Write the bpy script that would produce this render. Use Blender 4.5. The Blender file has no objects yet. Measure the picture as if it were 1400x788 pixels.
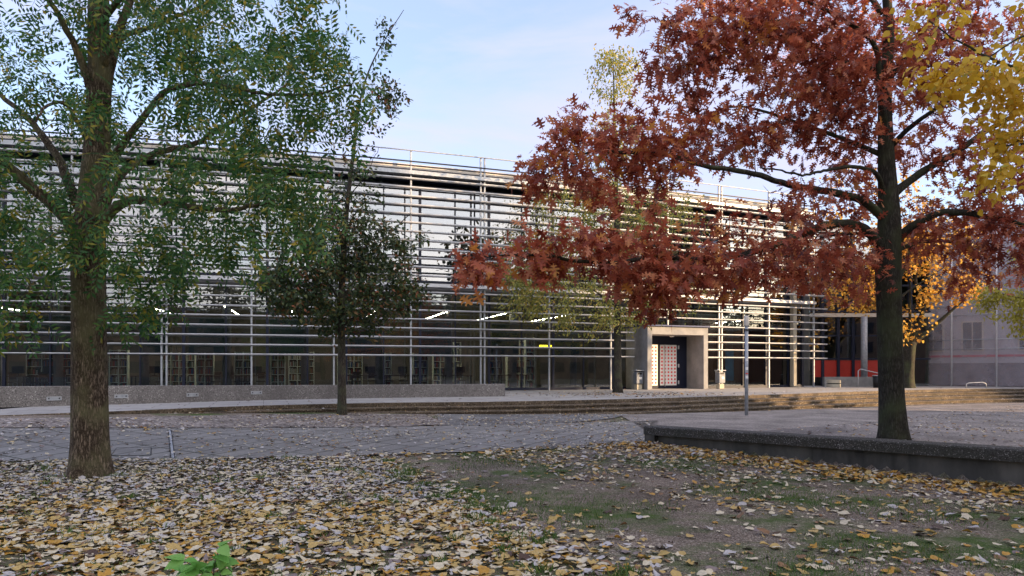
import bpy, math, random
import numpy as np
from mathutils import Vector, kdtree

R = math.radians
random.seed(7)
rng = np.random.default_rng(11)
SC = bpy.context.scene
COL = SC.collection
F = 933.0      # focal length in photo pixels (24 mm on 36 mm), horizon at photo row 505
EYE = 1.6

# ------------------------------------------------------------------ camera
cd = bpy.data.cameras.new('camera')
cd.lens = 24.0; cd.sensor_width = 36.0; cd.shift_y = 111 / 1400; cd.clip_end = 3000; cd.clip_start = 0.05
cam = bpy.data.objects.new('camera', cd); COL.objects.link(cam)
cam.location = (0, 0, EYE); cam.rotation_euler = (R(90), 0, 0)
SC.camera = cam

# ------------------------------------------------------------------ sky, sun, exposure
SUN_AZ, SUN_EL = 105.0, 11.0
world = bpy.data.worlds.new("World"); SC.world = world; world.use_nodes = True
nt = world.node_tree
bg = nt.nodes['Background']
sk = nt.nodes.new('ShaderNodeTexSky'); sk.sky_type = 'NISHITA'; sk.sun_disc = False
sk.sun_elevation = R(SUN_EL); sk.sun_rotation = R(SUN_AZ); sk.air_density = 1.0; sk.dust_density = 0.6; sk.ozone_density = 2.0
tc = nt.nodes.new('ShaderNodeTexCoord'); mp = nt.nodes.new('ShaderNodeMapping')
mp.inputs['Scale'].default_value = (1.0, 1.0, 4.5); mp.inputs['Rotation'].default_value = (R(8), R(-10), R(20))
nz = nt.nodes.new('ShaderNodeTexNoise'); nz.inputs['Scale'].default_value = 2.2; nz.inputs['Detail'].default_value = 9; nz.inputs['Roughness'].default_value = 0.56
nz.inputs['Distortion'].default_value = 0.5
rp = nt.nodes.new('ShaderNodeValToRGB')
rp.color_ramp.elements[0].position = 0.36; rp.color_ramp.elements[0].color = (0.38, 0.38, 0.38, 1)
rp.color_ramp.elements[1].position = 0.68; rp.color_ramp.elements[1].color = (1, 1, 1, 1)
mx = nt.nodes.new('ShaderNodeMix'); mx.data_type = 'RGBA'
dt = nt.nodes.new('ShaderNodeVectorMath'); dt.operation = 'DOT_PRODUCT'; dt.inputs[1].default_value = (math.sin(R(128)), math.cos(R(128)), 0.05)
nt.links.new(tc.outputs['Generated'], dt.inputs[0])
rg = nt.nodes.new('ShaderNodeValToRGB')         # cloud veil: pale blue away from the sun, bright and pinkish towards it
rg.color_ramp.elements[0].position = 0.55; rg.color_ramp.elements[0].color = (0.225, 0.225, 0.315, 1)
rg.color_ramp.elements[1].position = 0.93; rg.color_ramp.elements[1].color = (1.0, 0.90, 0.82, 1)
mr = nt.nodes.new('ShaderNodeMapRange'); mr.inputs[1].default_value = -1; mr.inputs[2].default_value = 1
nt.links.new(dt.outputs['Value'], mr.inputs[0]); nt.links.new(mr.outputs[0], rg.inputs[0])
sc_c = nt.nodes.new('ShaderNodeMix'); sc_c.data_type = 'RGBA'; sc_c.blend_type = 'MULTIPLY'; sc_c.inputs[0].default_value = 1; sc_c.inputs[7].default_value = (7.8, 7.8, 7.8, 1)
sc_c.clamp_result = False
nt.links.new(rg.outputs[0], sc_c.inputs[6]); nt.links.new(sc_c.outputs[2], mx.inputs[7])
nt.links.new(tc.outputs['Generated'], mp.inputs[0]); nt.links.new(mp.outputs[0], nz.inputs['Vector'])
nt.links.new(nz.outputs[0], rp.inputs[0]); nt.links.new(rp.outputs[0], mx.inputs[0])
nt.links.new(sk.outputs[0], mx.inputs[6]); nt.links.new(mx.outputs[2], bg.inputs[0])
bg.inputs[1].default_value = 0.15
sd = bpy.data.lights.new('sun', 'SUN'); sd.energy = 3.6; sd.angle = R(0.6); sd.color = (1.0, 0.68, 0.38)
so = bpy.data.objects.new('sun', sd); COL.objects.link(so)
sv = Vector((math.sin(R(SUN_AZ)) * math.cos(R(SUN_EL)), math.cos(R(SUN_AZ)) * math.cos(R(SUN_EL)), math.sin(R(SUN_EL))))
so.rotation_euler = (-sv).to_track_quat('-Z', 'Y').to_euler(); so.location = sv * 60
SC.view_settings.view_transform = 'Standard'; SC.view_settings.look = 'None'; SC.view_settings.gamma = 1
SC.view_settings.use_curve_mapping = False
SC.view_settings.exposure = 1.7
SC.render.engine = 'CYCLES'
SC.cycles.max_bounces = 6; SC.cycles.transparent_max_bounces = 12; SC.cycles.diffuse_bounces = 3; SC.cycles.glossy_bounces = 3
SC.cycles.caustics_reflective = False; SC.cycles.caustics_refractive = False

# ------------------------------------------------------------------ helpers
def P(px, py, Z):                       # photo pixel at depth Z -> world point
    return Vector(((px - 700) / F * Z, Z, EYE + (505 - py) / F * Z))

def sm(a, b, x):
    t = np.clip((np.asarray(x, float) - a) / (b - a), 0, 1); return t * t * (3 - 2 * t)

def mesh_obj(name, verts, faces, mats=None, parent=None, smooth=False, mi=None):
    me = bpy.data.meshes.new(name)
    me.from_pydata([tuple(v) for v in verts], [], faces)
    for m in (mats if isinstance(mats, (list, tuple)) else [mats]):
        if m: me.materials.append(m)
    if mi is not None: me.polygons.foreach_set('material_index', mi)
    if smooth: me.polygons.foreach_set('use_smooth', [True] * len(me.polygons))
    me.update()
    o = bpy.data.objects.new(name, me); COL.objects.link(o)
    if parent: o.parent = parent
    return o

def tag(o, label=None, cat=None, group=None, kind=None):
    if label: o['label'] = label
    if cat: o['category'] = cat
    if group: o['group'] = group
    if kind: o['kind'] = kind
    return o

def empty(name, loc, label, cat, group=None):
    o = bpy.data.objects.new(name, None); COL.objects.link(o); o.location = loc
    o.empty_display_size = 0.2
    return tag(o, label, cat, group)

class MB:                               # mesh builder
    def __init__(s): s.v = []; s.f = []; s.m = []
    def add(s, vs, fs, mi=0):
        b = len(s.v); s.v += [tuple(v) for v in vs]
        for f in fs: s.f.append([b + i for i in f]); s.m.append(mi)
    def box(s, c, size, ax=None, mi=0, bev=0.0):   # c centre, size full, ax = (ux, uy, uz)
        ux, uy, uz = ax or (Vector((1, 0, 0)), Vector((0, 1, 0)), Vector((0, 0, 1)))
        c = Vector(c); h = [q / 2 for q in size]
        vs = []
        if bev <= 0:
            for k in (-1, 1):
                for (i, j) in ((-1, -1), (1, -1), (1, 1), (-1, 1)):
                    vs.append(c + ux * (i * h[0]) + uy * (j * h[1]) + uz * (k * h[2]))
            s.add(vs, [[0, 3, 2, 1], [4, 5, 6, 7], [0, 1, 5, 4], [1, 2, 6, 5], [2, 3, 7, 6], [3, 0, 4, 7]], mi)
        else:
            b = min(bev, min(h) * 0.9); idx = {}
            for sx in (-1, 1):
                for sy in (-1, 1):
                    for sz in (-1, 1):
                        for a in range(3):
                            d = [h[0] - b, h[1] - b, h[2] - b]; d[a] = h[a]
                            idx[(sx, sy, sz, a)] = len(vs)
                            vs.append(c + ux * (sx * d[0]) + uy * (sy * d[1]) + uz * (sz * d[2]))
            fs = []
            S = (-1, 1)
            for q in S:
                fs.append([idx[(q, -1, -1, 0)], idx[(q, 1, -1, 0)], idx[(q, 1, 1, 0)], idx[(q, -1, 1, 0)]])
                fs.append([idx[(-1, q, -1, 1)], idx[(1, q, -1, 1)], idx[(1, q, 1, 1)], idx[(-1, q, 1, 1)]])
                fs.append([idx[(-1, -1, q, 2)], idx[(1, -1, q, 2)], idx[(1, 1, q, 2)], idx[(-1, 1, q, 2)]])
            for p in S:
                for q in S:
                    fs.append([idx[(-1, p, q, 1)], idx[(1, p, q, 1)], idx[(1, p, q, 2)], idx[(-1, p, q, 2)]])
                    fs.append([idx[(p, -1, q, 0)], idx[(p, 1, q, 0)], idx[(p, 1, q, 2)], idx[(p, -1, q, 2)]])
                    fs.append([idx[(p, q, -1, 0)], idx[(p, q, 1, 0)], idx[(p, q, 1, 1)], idx[(p, q, -1, 1)]])
            for x in S:
                for y in S:
                    for z in S: fs.append([idx[(x, y, z, 0)], idx[(x, y, z, 1)], idx[(x, y, z, 2)]])
            s.add(vs, fs, mi)
    def tube(s, pts, rad, n=8, mi=0, cap=True, disp=None):
        pts = [Vector(p) for p in pts]
        if not hasattr(rad, '__len__'): rad = [rad] * len(pts)
        b = len(s.v); up = None
        for i, p in enumerate(pts):
            t = (pts[min(i + 1, len(pts) - 1)] - pts[max(i - 1, 0)]).normalized()
            if up is None:
                up = Vector((0, 1, 0)) if abs(t.z) > 0.7 else Vector((0, 0, 1))
            u = t.cross(up).normalized() if t.cross(up).length > 1e-4 else Vector((1, 0, 0))
            w = u.cross(t).normalized(); up = w
            for k in range(n):
                a = 2 * math.pi * k / n
                r = rad[i] * (disp(i, a) if disp else 1)
                s.v.append(tuple(p + u * (math.cos(a) * r) + w * (math.sin(a) * r)))
        for i in range(len(pts) - 1):
            for k in range(n):
                k2 = (k + 1) % n
                s.f.append([b + i * n + k, b + i * n + k2, b + (i + 1) * n + k2, b + (i + 1) * n + k]); s.m.append(mi)
        if cap:
            s.f.append([b + k for k in range(n)][::-1]); s.m.append(mi)
            e = b + (len(pts) - 1) * n
            s.f.append([e + k for k in range(n)]); s.m.append(mi)
    def build(s, name, mats, parent=None, smooth=False):
        return mesh_obj(name, s.v, s.f, mats, parent, smooth, s.m)

# ------------------------------------------------------------------ materials
def mat(name, color=(0.5, 0.5, 0.5), rough=0.7, metal=0.0, c2=None, scale=6.0, detail=6, lo=0.35, hi=0.65,
        bump=0.0, bscale=None, stretch=(1, 1, 1), spec=0.3, emit=None, estr=1.0, c3=None, s3=1.0):
    m = bpy.data.materials.new(name); m.use_nodes = True
    t = m.node_tree; b = t.nodes['Principled BSDF']
    b.inputs['Base Color'].default_value = (*color, 1); b.inputs['Roughness'].default_value = rough
    b.inputs['Metallic'].default_value = metal; b.inputs['Specular IOR Level'].default_value = spec
    N = t.nodes.new; L = t.links.new
    co = N('ShaderNodeTexCoord'); mp = N('ShaderNodeMapping'); mp.inputs['Scale'].default_value = stretch
    L(co.outputs['Object'], mp.inputs[0])
    last = None
    if c2:
        n = N('ShaderNodeTexNoise'); n.inputs['Scale'].default_value = scale; n.inputs['Detail'].default_value = detail
        n.inputs['Roughness'].default_value = 0.62
        L(mp.outputs[0], n.inputs['Vector'])
        r = N('ShaderNodeValToRGB'); r.color_ramp.elements[0].position = lo; r.color_ramp.elements[1].position = hi
        r.color_ramp.elements[0].color = (*color, 1); r.color_ramp.elements[1].color = (*c2, 1)
        L(n.outputs[0], r.inputs[0]); last = r.outputs[0]
        if c3:
            n3 = N('ShaderNodeTexNoise'); n3.inputs['Scale'].default_value = s3; n3.inputs['Detail'].default_value = 5
            L(mp.outputs[0], n3.inputs['Vector'])
            r3 = N('ShaderNodeValToRGB'); r3.color_ramp.elements[0].position = 0.5; r3.color_ramp.elements[1].position = 0.64
            L(n3.outputs[0], r3.inputs[0])
            mm = N('ShaderNodeMix'); mm.data_type = 'RGBA'; mm.inputs[7].default_value = (*c3, 1)
            L(r3.outputs[0], mm.inputs[0]); L(last, mm.inputs[6]); last = mm.outputs[2]
        L(last, b.inputs['Base Color'])
    if bump:
        n = N('ShaderNodeTexNoise'); n.inputs['Scale'].default_value = bscale or scale; n.inputs['Detail'].default_value = 8
        L(mp.outputs[0], n.inputs['Vector'])
        bp = N('ShaderNodeBump'); bp.inputs['Strength'].default_value = bump; bp.inputs['Distance'].default_value = 0.03
        L(n.outputs[0], bp.inputs['Height']); L(bp.outputs[0], b.inputs['Normal'])
    if emit:
        b.inputs['Emission Color'].default_value = (*emit, 1); b.inputs['Emission Strength'].default_value = estr
    return m

def leafmat(name, stops, transl=0.35, rough=0.5, nscale=None, var=0.0):
    m = bpy.data.materials.new(name); m.use_nodes = True
    t = m.node_tree; N = t.nodes.new; L = t.links.new
    b = t.nodes['Principled BSDF']; b.inputs['Roughness'].default_value = rough; b.inputs['Specular IOR Level'].default_value = 0.35
    g = N('ShaderNodeNewGeometry'); r = N('ShaderNodeValToRGB'); r.color_ramp.interpolation = 'LINEAR'
    e = r.color_ramp.elements
    e[0].position = stops[0][0]; e[0].color = (*stops[0][1], 1)
    e[1].position = stops[-1][0]; e[1].color = (*stops[-1][1], 1)
    for p, c in stops[1:-1]:
        q = e.new(p); q.color = (*c, 1)
    fac = g.outputs['Random Per Island']
    if var:
        co = N('ShaderNodeTexCoord'); n = N('ShaderNodeTexNoise'); n.inputs['Scale'].default_value = nscale or 0.8; n.inputs['Detail'].default_value = 2
        L(co.outputs['Object'], n.inputs['Vector'])
        ma = N('ShaderNodeMath'); ma.operation = 'MULTIPLY_ADD'; ma.inputs[1].default_value = var; ma.inputs[2].default_value = -var / 2
        L(n.outputs[0], ma.inputs[0])
        ad = N('ShaderNodeMath'); ad.operation = 'ADD'; ad.use_clamp = True
        L(fac, ad.inputs[0]); L(ma.outputs[0], ad.inputs[1]); fac = ad.outputs[0]
    L(fac, r.inputs[0]); L(r.outputs[0], b.inputs['Base Color'])
    if transl > 0:
        tr = N('ShaderNodeBsdfTranslucent'); L(r.outputs[0], tr.inputs['Color'])
        ms = N('ShaderNodeMixShader'); ms.inputs[0].default_value = transl
        L(b.outputs[0], ms.inputs[1]); L(tr.outputs[0], ms.inputs[2]); L(ms.outputs[0], t.nodes['Material Output'].inputs[0])
    return m

def glassmat(name, refl, tint, wob=0.02, rough=0.0):
    m = bpy.data.materials.new(name); m.use_nodes = True
    t = m.node_tree; N = t.nodes.new; L = t.links.new
    t.nodes.remove(t.nodes['Principled BSDF'])
    tr = N('ShaderNodeBsdfTransparent'); tr.inputs[0].default_value = (*tint, 1)
    gl = N('ShaderNodeBsdfGlossy'); gl.inputs['Roughness'].default_value = rough; gl.inputs['Color'].default_value = (0.95, 0.97, 1, 1)
    fr = N('ShaderNodeFresnel'); fr.inputs[0].default_value = 1.5
    ad = N('ShaderNodeMath'); ad.operation = 'ADD'; ad.inputs[1].default_value = refl; ad.use_clamp = True
    L(fr.outputs[0], ad.inputs[0])
    ms = N('ShaderNodeMixShader'); L(ad.outputs[0], ms.inputs[0]); L(tr.outputs[0], ms.inputs[1]); L(gl.outputs[0], ms.inputs[2])
    L(ms.outputs[0], t.nodes['Material Output'].inputs[0])
    co = N('ShaderNodeTexCoord'); n = N('ShaderNodeTexNoise'); n.inputs['Scale'].default_value = 0.6; n.inputs['Detail'].default_value = 1
    L(co.outputs['Object'], n.inputs['Vector'])
    bp = N('ShaderNodeBump'); bp.inputs['Strength'].default_value = wob; bp.inputs['Distance'].default_value = 0.2
    L(n.outputs[0], bp.inputs['Height']); L(bp.outputs[0], gl.inputs['Normal'])
    return m

def barkmat(name, c1, c2, moss=None, sc=9.0, bump=0.9):
    m = bpy.data.materials.new(name); m.use_nodes = True
    t = m.node_tree; N = t.nodes.new; L = t.links.new
    b = t.nodes['Principled BSDF']; b.inputs['Roughness'].default_value = 0.9; b.inputs['Specular IOR Level'].default_value = 0.15
    co = N('ShaderNodeTexCoord'); mp = N('ShaderNodeMapping'); mp.inputs['Scale'].default_value = (1, 1, 0.22)
    L(co.outputs['Object'], mp.inputs[0])
    v = N('ShaderNodeTexVoronoi'); v.feature = 'DISTANCE_TO_EDGE'; v.inputs['Scale'].default_value = sc * 2.2
    n0 = N('ShaderNodeTexNoise'); n0.inputs['Scale'].default_value = sc; n0.inputs['Detail'].default_value = 8; n0.inputs['Roughness'].default_value = 0.7
    L(mp.outputs[0], n0.inputs['Vector'])
    mxv = N('ShaderNodeMix'); mxv.data_type = 'VECTOR'; mxv.inputs[0].default_value = 0.12
    L(mp.outputs[0], mxv.inputs[4]); L(n0.outputs['Color'], mxv.inputs[5]); L(mxv.outputs[1], v.inputs['Vector'])
    mu = N('ShaderNodeMath'); mu.operation = 'MULTIPLY'; mu.inputs[1].default_value = 2.5; mu.use_clamp = True
    L(v.outputs['Distance'], mu.inputs[0])
    av = N('ShaderNodeMath'); av.operation = 'MULTIPLY'
    L(mu.outputs[0], av.inputs[0]); L(n0.outputs[0], av.inputs[1])
    r = N('ShaderNodeValToRGB'); r.color_ramp.elements[0].position = 0.05; r.color_ramp.elements[1].position = 0.55
    r.color_ramp.elements[0].color = (*c1, 1); r.color_ramp.elements[1].color = (*c2, 1)
    L(av.outputs[0], r.inputs[0]); out = r.outputs[0]
    if moss:
        n2 = N('ShaderNodeTexNoise'); n2.inputs['Scale'].default_value = 2.5; n2.inputs['Detail'].default_value = 6
        L(co.outputs['Object'], n2.inputs['Vector'])
        r2 = N('ShaderNodeValToRGB'); r2.color_ramp.elements[0].position = 0.45; r2.color_ramp.elements[1].position = 0.75
        L(n2.outputs[0], r2.inputs[0])
        mm = N('ShaderNodeMix'); mm.data_type = 'RGBA'; mm.inputs[7].default_value = (*moss, 1)
        L(r2.outputs[0], mm.inputs[0]); L(out, mm.inputs[6]); out = mm.outputs[2]
    L(out, b.inputs['Base Color'])
    bp = N('ShaderNodeBump'); bp.inputs['Strength'].default_value = bump; bp.inputs['Distance'].default_value = 0.03
    L(av.outputs[0], bp.inputs['Height']); L(bp.outputs[0], b.inputs['Normal'])
    return m

def exposed(name, base, pale, dark, stain=(0.03, 0.03, 0.028), vs=34):   # exposed-aggregate concrete: specks in a matrix
    m = bpy.data.materials.new(name); m.use_nodes = True
    t = m.node_tree; N = t.nodes.new; L = t.links.new
    b = t.nodes['Principled BSDF']; b.inputs['Roughness'].default_value = 0.85; b.inputs['Specular IOR Level'].default_value = 0.25
    co = N('ShaderNodeTexCoord')
    v = N('ShaderNodeTexVoronoi'); v.inputs['Scale'].default_value = vs; v.inputs['Randomness'].default_value = 1
    L(co.outputs['Object'], v.inputs['Vector'])
    sp = N('ShaderNodeSeparateColor'); L(v.outputs['Color'], sp.inputs[0])
    r = N('ShaderNodeValToRGB'); e = r.color_ramp.elements
    e[0].position = 0.0; e[0].color = (*dark, 1); e[1].position = 1.0; e[1].color = (*pale, 1)
    q = e.new(0.45); q.color = (*base, 1); q = e.new(0.9); q.color = (*base, 1)
    L(sp.outputs[0], r.inputs[0])
    n = N('ShaderNodeTexNoise'); n.inputs['Scale'].default_value = 1.3; n.inputs['Detail'].default_value = 8; n.inputs['Roughness'].default_value = 0.65
    mp = N('ShaderNodeMapping'); mp.inputs['Scale'].default_value = (1, 1, 0.6); L(co.outputs['Object'], mp.inputs[0]); L(mp.outputs[0], n.inputs['Vector'])
    r2 = N('ShaderNodeValToRGB'); r2.color_ramp.elements[0].position = 0.42; r2.color_ramp.elements[1].position = 0.68
    L(n.outputs[0], r2.inputs[0])
    mm = N('ShaderNodeMix'); mm.data_type = 'RGBA'; mm.inputs[7].default_value = (*stain, 1)
    ms = N('ShaderNodeMath'); ms.operation = 'MULTIPLY'; ms.inputs[1].default_value = 0.75; L(r2.outputs[0], ms.inputs[0])
    L(ms.outputs[0], mm.inputs[0]); L(r.outputs[0], mm.inputs[6]); L(mm.outputs[2], b.inputs['Base Color'])
    bp = N('ShaderNodeBump'); bp.inputs['Strength'].default_value = 0.6; bp.inputs['Distance'].default_value = 0.01
    L(v.outputs['Distance'], bp.inputs['Height']); L(bp.outputs[0], b.inputs['Normal'])
    return m

def gravelmat(name, cols, scale=28, wide=None, moss=None, mscale=0.6, mlo=0.5, mhi=0.62):
    m = bpy.data.materials.new(name); m.use_nodes = True
    t = m.node_tree; N = t.nodes.new; L = t.links.new
    b = t.nodes['Principled BSDF']; b.inputs['Roughness'].default_value = 0.95; b.inputs['Specular IOR Level'].default_value = 0.15
    co = N('ShaderNodeTexCoord')
    v = N('ShaderNodeTexVoronoi'); v.inputs['Scale'].default_value = scale; L(co.outputs['Object'], v.inputs['Vector'])
    sp = N('ShaderNodeSeparateColor'); L(v.outputs['Color'], sp.inputs[0])
    r = N('ShaderNodeValToRGB'); e = r.color_ramp.elements
    e[0].color = (*cols[0], 1); e[1].color = (*cols[-1], 1)
    for i, c in enumerate(cols[1:-1]):
        q = e.new((i + 1) / (len(cols) - 1)); q.color = (*c, 1)
    L(sp.outputs[0], r.inputs[0]); out = r.outputs[0]
    n = N('ShaderNodeTexNoise'); n.inputs['Scale'].default_value = 0.9; n.inputs['Detail'].default_value = 7; L(co.outputs['Object'], n.inputs['Vector'])
    rr = N('ShaderNodeMapRange'); rr.inputs[1].default_value = 0.3; rr.inputs[2].default_value = 0.7; rr.inputs[3].default_value = 0.65; rr.inputs[4].default_value = 1.25
    L(n.outputs[0], rr.inputs[0])
    ml = N('ShaderNodeMix'); ml.data_type = 'RGBA'; ml.blend_type = 'MULTIPLY'; ml.inputs[0].default_value = 1
    L(out, ml.inputs[6]); L(rr.outputs[0], ml.inputs[7]); out = ml.outputs[2]
    if moss:
        n2 = N('ShaderNodeTexNoise'); n2.inputs['Scale'].default_value = mscale; n2.inputs['Detail'].default_value = 9; n2.inputs['Roughness'].default_value = 0.7
        L(co.outputs['Object'], n2.inputs['Vector'])
        r2 = N('ShaderNodeValToRGB'); r2.color_ramp.elements[0].position = mlo; r2.color_ramp.elements[1].position = mhi
        L(n2.outputs[0], r2.inputs[0])
        mm = N('ShaderNodeMix'); mm.data_type = 'RGBA'; mm.inputs[7].default_value = (*moss, 1)
        L(r2.outputs[0], mm.inputs[0]); L(out, mm.inputs[6]); out = mm.outputs[2]
    L(out, b.inputs['Base Color'])
    bp = N('ShaderNodeBump'); bp.inputs['Strength'].default_value = 0.7; bp.inputs['Distance'].default_value = 0.02
    L(v.outputs['Distance'], bp.inputs['Height']); L(bp.outputs[0], b.inputs['Normal'])
    return m

def pavemat(name, c1, c2, mortar, bw, bh, rot, off=0.5, ms=0.008):
    m = bpy.data.materials.new(name); m.use_nodes = True
    t = m.node_tree; N = t.nodes.new; L = t.links.new
    b = t.nodes['Principled BSDF']; b.inputs['Roughness'].default_value = 0.8; b.inputs['Specular IOR Level'].default_value = 0.3
    co = N('ShaderNodeTexCoord'); mp = N('ShaderNodeMapping'); mp.inputs['Rotation'].default_value = (0, 0, rot)
    L(co.outputs['Object'], mp.inputs[0])
    br = N('ShaderNodeTexBrick'); br.inputs['Scale'].default_value = 1; br.offset = off
    br.inputs['Brick Width'].default_value = bw; br.inputs['Row Height'].default_value = bh; br.inputs['Mortar Size'].default_value = ms
    br.inputs['Mortar Smooth'].default_value = 0.2
    br.inputs['Color1'].default_value = (*c1, 1); br.inputs['Color2'].default_value = (*c2, 1); br.inputs['Mortar'].default_value = (*mortar, 1)
    L(mp.outputs[0], br.inputs['Vector'])
    n = N('ShaderNodeTexNoise'); n.inputs['Scale'].default_value = 2.0; n.inputs['Detail'].default_value = 12; n.inputs['Roughness'].default_value = 0.72
    L(co.outputs['Object'], n.inputs['Vector'])
    rr = N('ShaderNodeMapRange'); rr.inputs[1].default_value = 0.3; rr.inputs[2].default_value = 0.7; rr.inputs[3].default_value = 0.78; rr.inputs[4].default_value = 1.2
    L(n.outputs[0], rr.inputs[0])
    ml = N('ShaderNodeMix'); ml.data_type = 'RGBA'; ml.blend_type = 'MULTIPLY'; ml.inputs[0].default_value = 1
    L(br.outputs[0], ml.inputs[6]); L(rr.outputs[0], ml.inputs[7]); L(ml.outputs[2], b.inputs['Base Color'])
    bp = N('ShaderNodeBump'); bp.inputs['Strength'].default_value = 0.5; bp.inputs['Distance'].default_value = 0.01; bp.invert = True
    L(br.outputs['Fac'], bp.inputs['Height']); L(bp.outputs[0], b.inputs['Normal'])
    return m

M = {}
M['alu'] = mat('brushed_aluminium', (0.54, 0.55, 0.58), 0.55, 0.3, c2=(0.43, 0.44, 0.46), scale=3, bump=0)
M['galv'] = mat('galvanised_steel', (0.42, 0.44, 0.47), 0.5, 0.4, c2=(0.3, 0.32, 0.35), scale=8)
M['bin'] = mat('worn_grey_bin_metal', (0.2, 0.22, 0.26), 0.5, 0.2, c2=(0.13, 0.145, 0.17), scale=9)
M['pale'] = mat('pale_zinc_tube', (0.8, 0.8, 0.82), 0.45, 0.1, c2=(0.68, 0.68, 0.7), scale=6)
M['navy'] = mat('navy_painted_frames', (0.012, 0.016, 0.035), 0.45)
M['fascia'] = mat('pale_fascia_sheet', (0.6, 0.54, 0.46), 0.55, 0.0, c2=(0.52, 0.47, 0.4), scale=2)
M['concrete'] = mat('cast_concrete', (0.27, 0.265, 0.26), 0.85, c2=(0.18, 0.178, 0.175), scale=1.8, detail=9, bump=0.15, bscale=30)
M['concrete_side'] = M['concrete']
M['portal'] = mat('pale_portal_concrete', (0.33, 0.328, 0.33), 0.85, c2=(0.23, 0.229, 0.23), scale=1.6, detail=9, bump=0.12, bscale=30)
M['glass_low'] = glassmat('ground_floor_glass', 0.08, (0.78, 0.83, 0.84))
M['glass_up'] = glassmat('upper_floor_glass', 0.19, (0.5, 0.52, 0.56), wob=0.015)
M['blind'] = mat('grey_green_blind', (0.05, 0.075, 0.07), 0.6, c2=(0.065, 0.09, 0.085), scale=0.7)
M['shelf'] = mat('cream_shelf_paint', (0.75, 0.76, 0.62), 0.6)
M['darkwood'] = mat('dark_wood', (0.05, 0.03, 0.02), 0.6, c2=(0.08, 0.05, 0.03), scale=5)
M['floor_in'] = mat('indoor_carpet', (0.06, 0.06, 0.07), 0.95, c2=(0.08, 0.08, 0.085), scale=20)
M['wall_in'] = mat('indoor_plaster', (0.19, 0.165, 0.13), 0.8, c2=(0.12, 0.105, 0.085), scale=1)
M['ceil_in'] = mat('indoor_ceiling', (0.2, 0.2, 0.2), 0.8, c2=(0.17, 0.17, 0.17), scale=2)
M['red'] = mat('red_painted_panel', (0.42, 0.035, 0.025), 0.5, c2=(0.37, 0.03, 0.02), scale=2)
M['blue'] = mat('blue_panel', (0.05, 0.4, 0.65), 0.5, c2=(0.04, 0.24, 0.42), scale=2)
M['cream'] = mat('cream_render', (0.5, 0.45, 0.34), 0.8, c2=(0.42, 0.38, 0.3), scale=3)
M['white'] = mat('white_door_panel', (0.85, 0.83, 0.8), 0.5, c2=(0.8, 0.78, 0.74), scale=3)
M['redsq'] = mat('red_window_square', (0.7, 0.05, 0.04), 0.5)
M['black'] = mat('black_plastic', (0.012, 0.012, 0.013), 0.5)
M['lamp'] = mat('lit_tube', (1, 1, 1), 0.5, emit=(1.0, 0.86, 0.62), estr=45)
M['yellow'] = mat('lit_yellow_tube', (0.9, 0.7, 0.05), 0.5, emit=(1.0, 0.68, 0.03), estr=1.3)
M['aggr'] = exposed('exposed_aggregate', (0.21, 0.196, 0.19), (0.5, 0.48, 0.46), (0.08, 0.075, 0.072), stain=(0.11, 0.1, 0.098), vs=48)
M['aggr_dark'] = exposed('mossy_dark_aggregate', (0.075, 0.07, 0.066), (0.42, 0.4, 0.38), (0.02, 0.019, 0.018), stain=(0.035, 0.037, 0.025), vs=90)
M['wallface'] = mat('weathered_wall_face', (0.12, 0.112, 0.1), 0.9, c2=(0.035, 0.034, 0.032), scale=1.6, detail=10, bump=0.3, bscale=20, stretch=(1, 1, 0.35), c3=(0.18, 0.162, 0.14), s3=1.1)
M['step'] = exposed('stone_step', (0.15, 0.115, 0.08), (0.4, 0.34, 0.26), (0.035, 0.028, 0.02), stain=(0.03, 0.024, 0.018))
M['soil'] = gravelmat('grit_and_moss', [(0.06, 0.047, 0.038), (0.19, 0.15, 0.12), (0.30, 0.245, 0.2), (0.11, 0.087, 0.07), (0.5, 0.43, 0.36)], 75, moss=(0.07, 0.11, 0.03), mscale=0.75, mlo=0.47, mhi=0.62)
M['bedsoil'] = gravelmat('bed_soil', [(0.05, 0.042, 0.03), (0.13, 0.10, 0.07), (0.07, 0.10, 0.03), (0.2, 0.16, 0.12)], 60)
M['gravel'] = gravelmat('brown_gravel', [(0.05, 0.042, 0.04), (0.19, 0.165, 0.15), (0.31, 0.275, 0.255), (0.10, 0.083, 0.075), (0.45, 0.4, 0.37)], 16)
M['grit'] = gravelmat('grey_grit', [(0.14, 0.125, 0.115), (0.24, 0.215, 0.2), (0.34, 0.305, 0.28), (0.18, 0.16, 0.145), (0.42, 0.375, 0.345)], 40)
M['asphalt'] = gravelmat('asphalt', [(0.14, 0.138, 0.138), (0.19, 0.186, 0.186), (0.24, 0.235, 0.235), (0.16, 0.158, 0.158)], 70)
M['pave'] = pavemat('grey_paving_slabs', (0.185, 0.176, 0.168), (0.23, 0.22, 0.21), (0.03, 0.035, 0.018), 0.9, 0.45, R(27 + 90), off=0.0, ms=0.016)
M['plaza'] = pavemat('plaza_slabs', (0.3, 0.288, 0.275), (0.37, 0.355, 0.34), (0.11, 0.1, 0.09), 1.5, 0.75, R(-20), ms=0.015)
M['net'] = glassmat('scaffold_net', 0.0, (0.8, 0.8, 0.8))
M['plaster'] = mat('pale_plaster', (0.5, 0.47, 0.5), 0.9, c2=(0.43, 0.405, 0.43), scale=1.2, detail=8)
M['plinth'] = mat('dark_plinth', (0.2, 0.16, 0.17), 0.9, c2=(0.10, 0.088, 0.095), scale=2)
M['redband'] = mat('red_string_course', (0.5, 0.06, 0.09), 0.9)
M['winglass'] = mat('dark_window_pane', (0.03, 0.035, 0.05), 0.15, spec=0.6)
M['brick'] = mat('brown_brick', (0.2, 0.12, 0.09), 0.9, c2=(0.26, 0.17, 0.12), scale=14)
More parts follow.
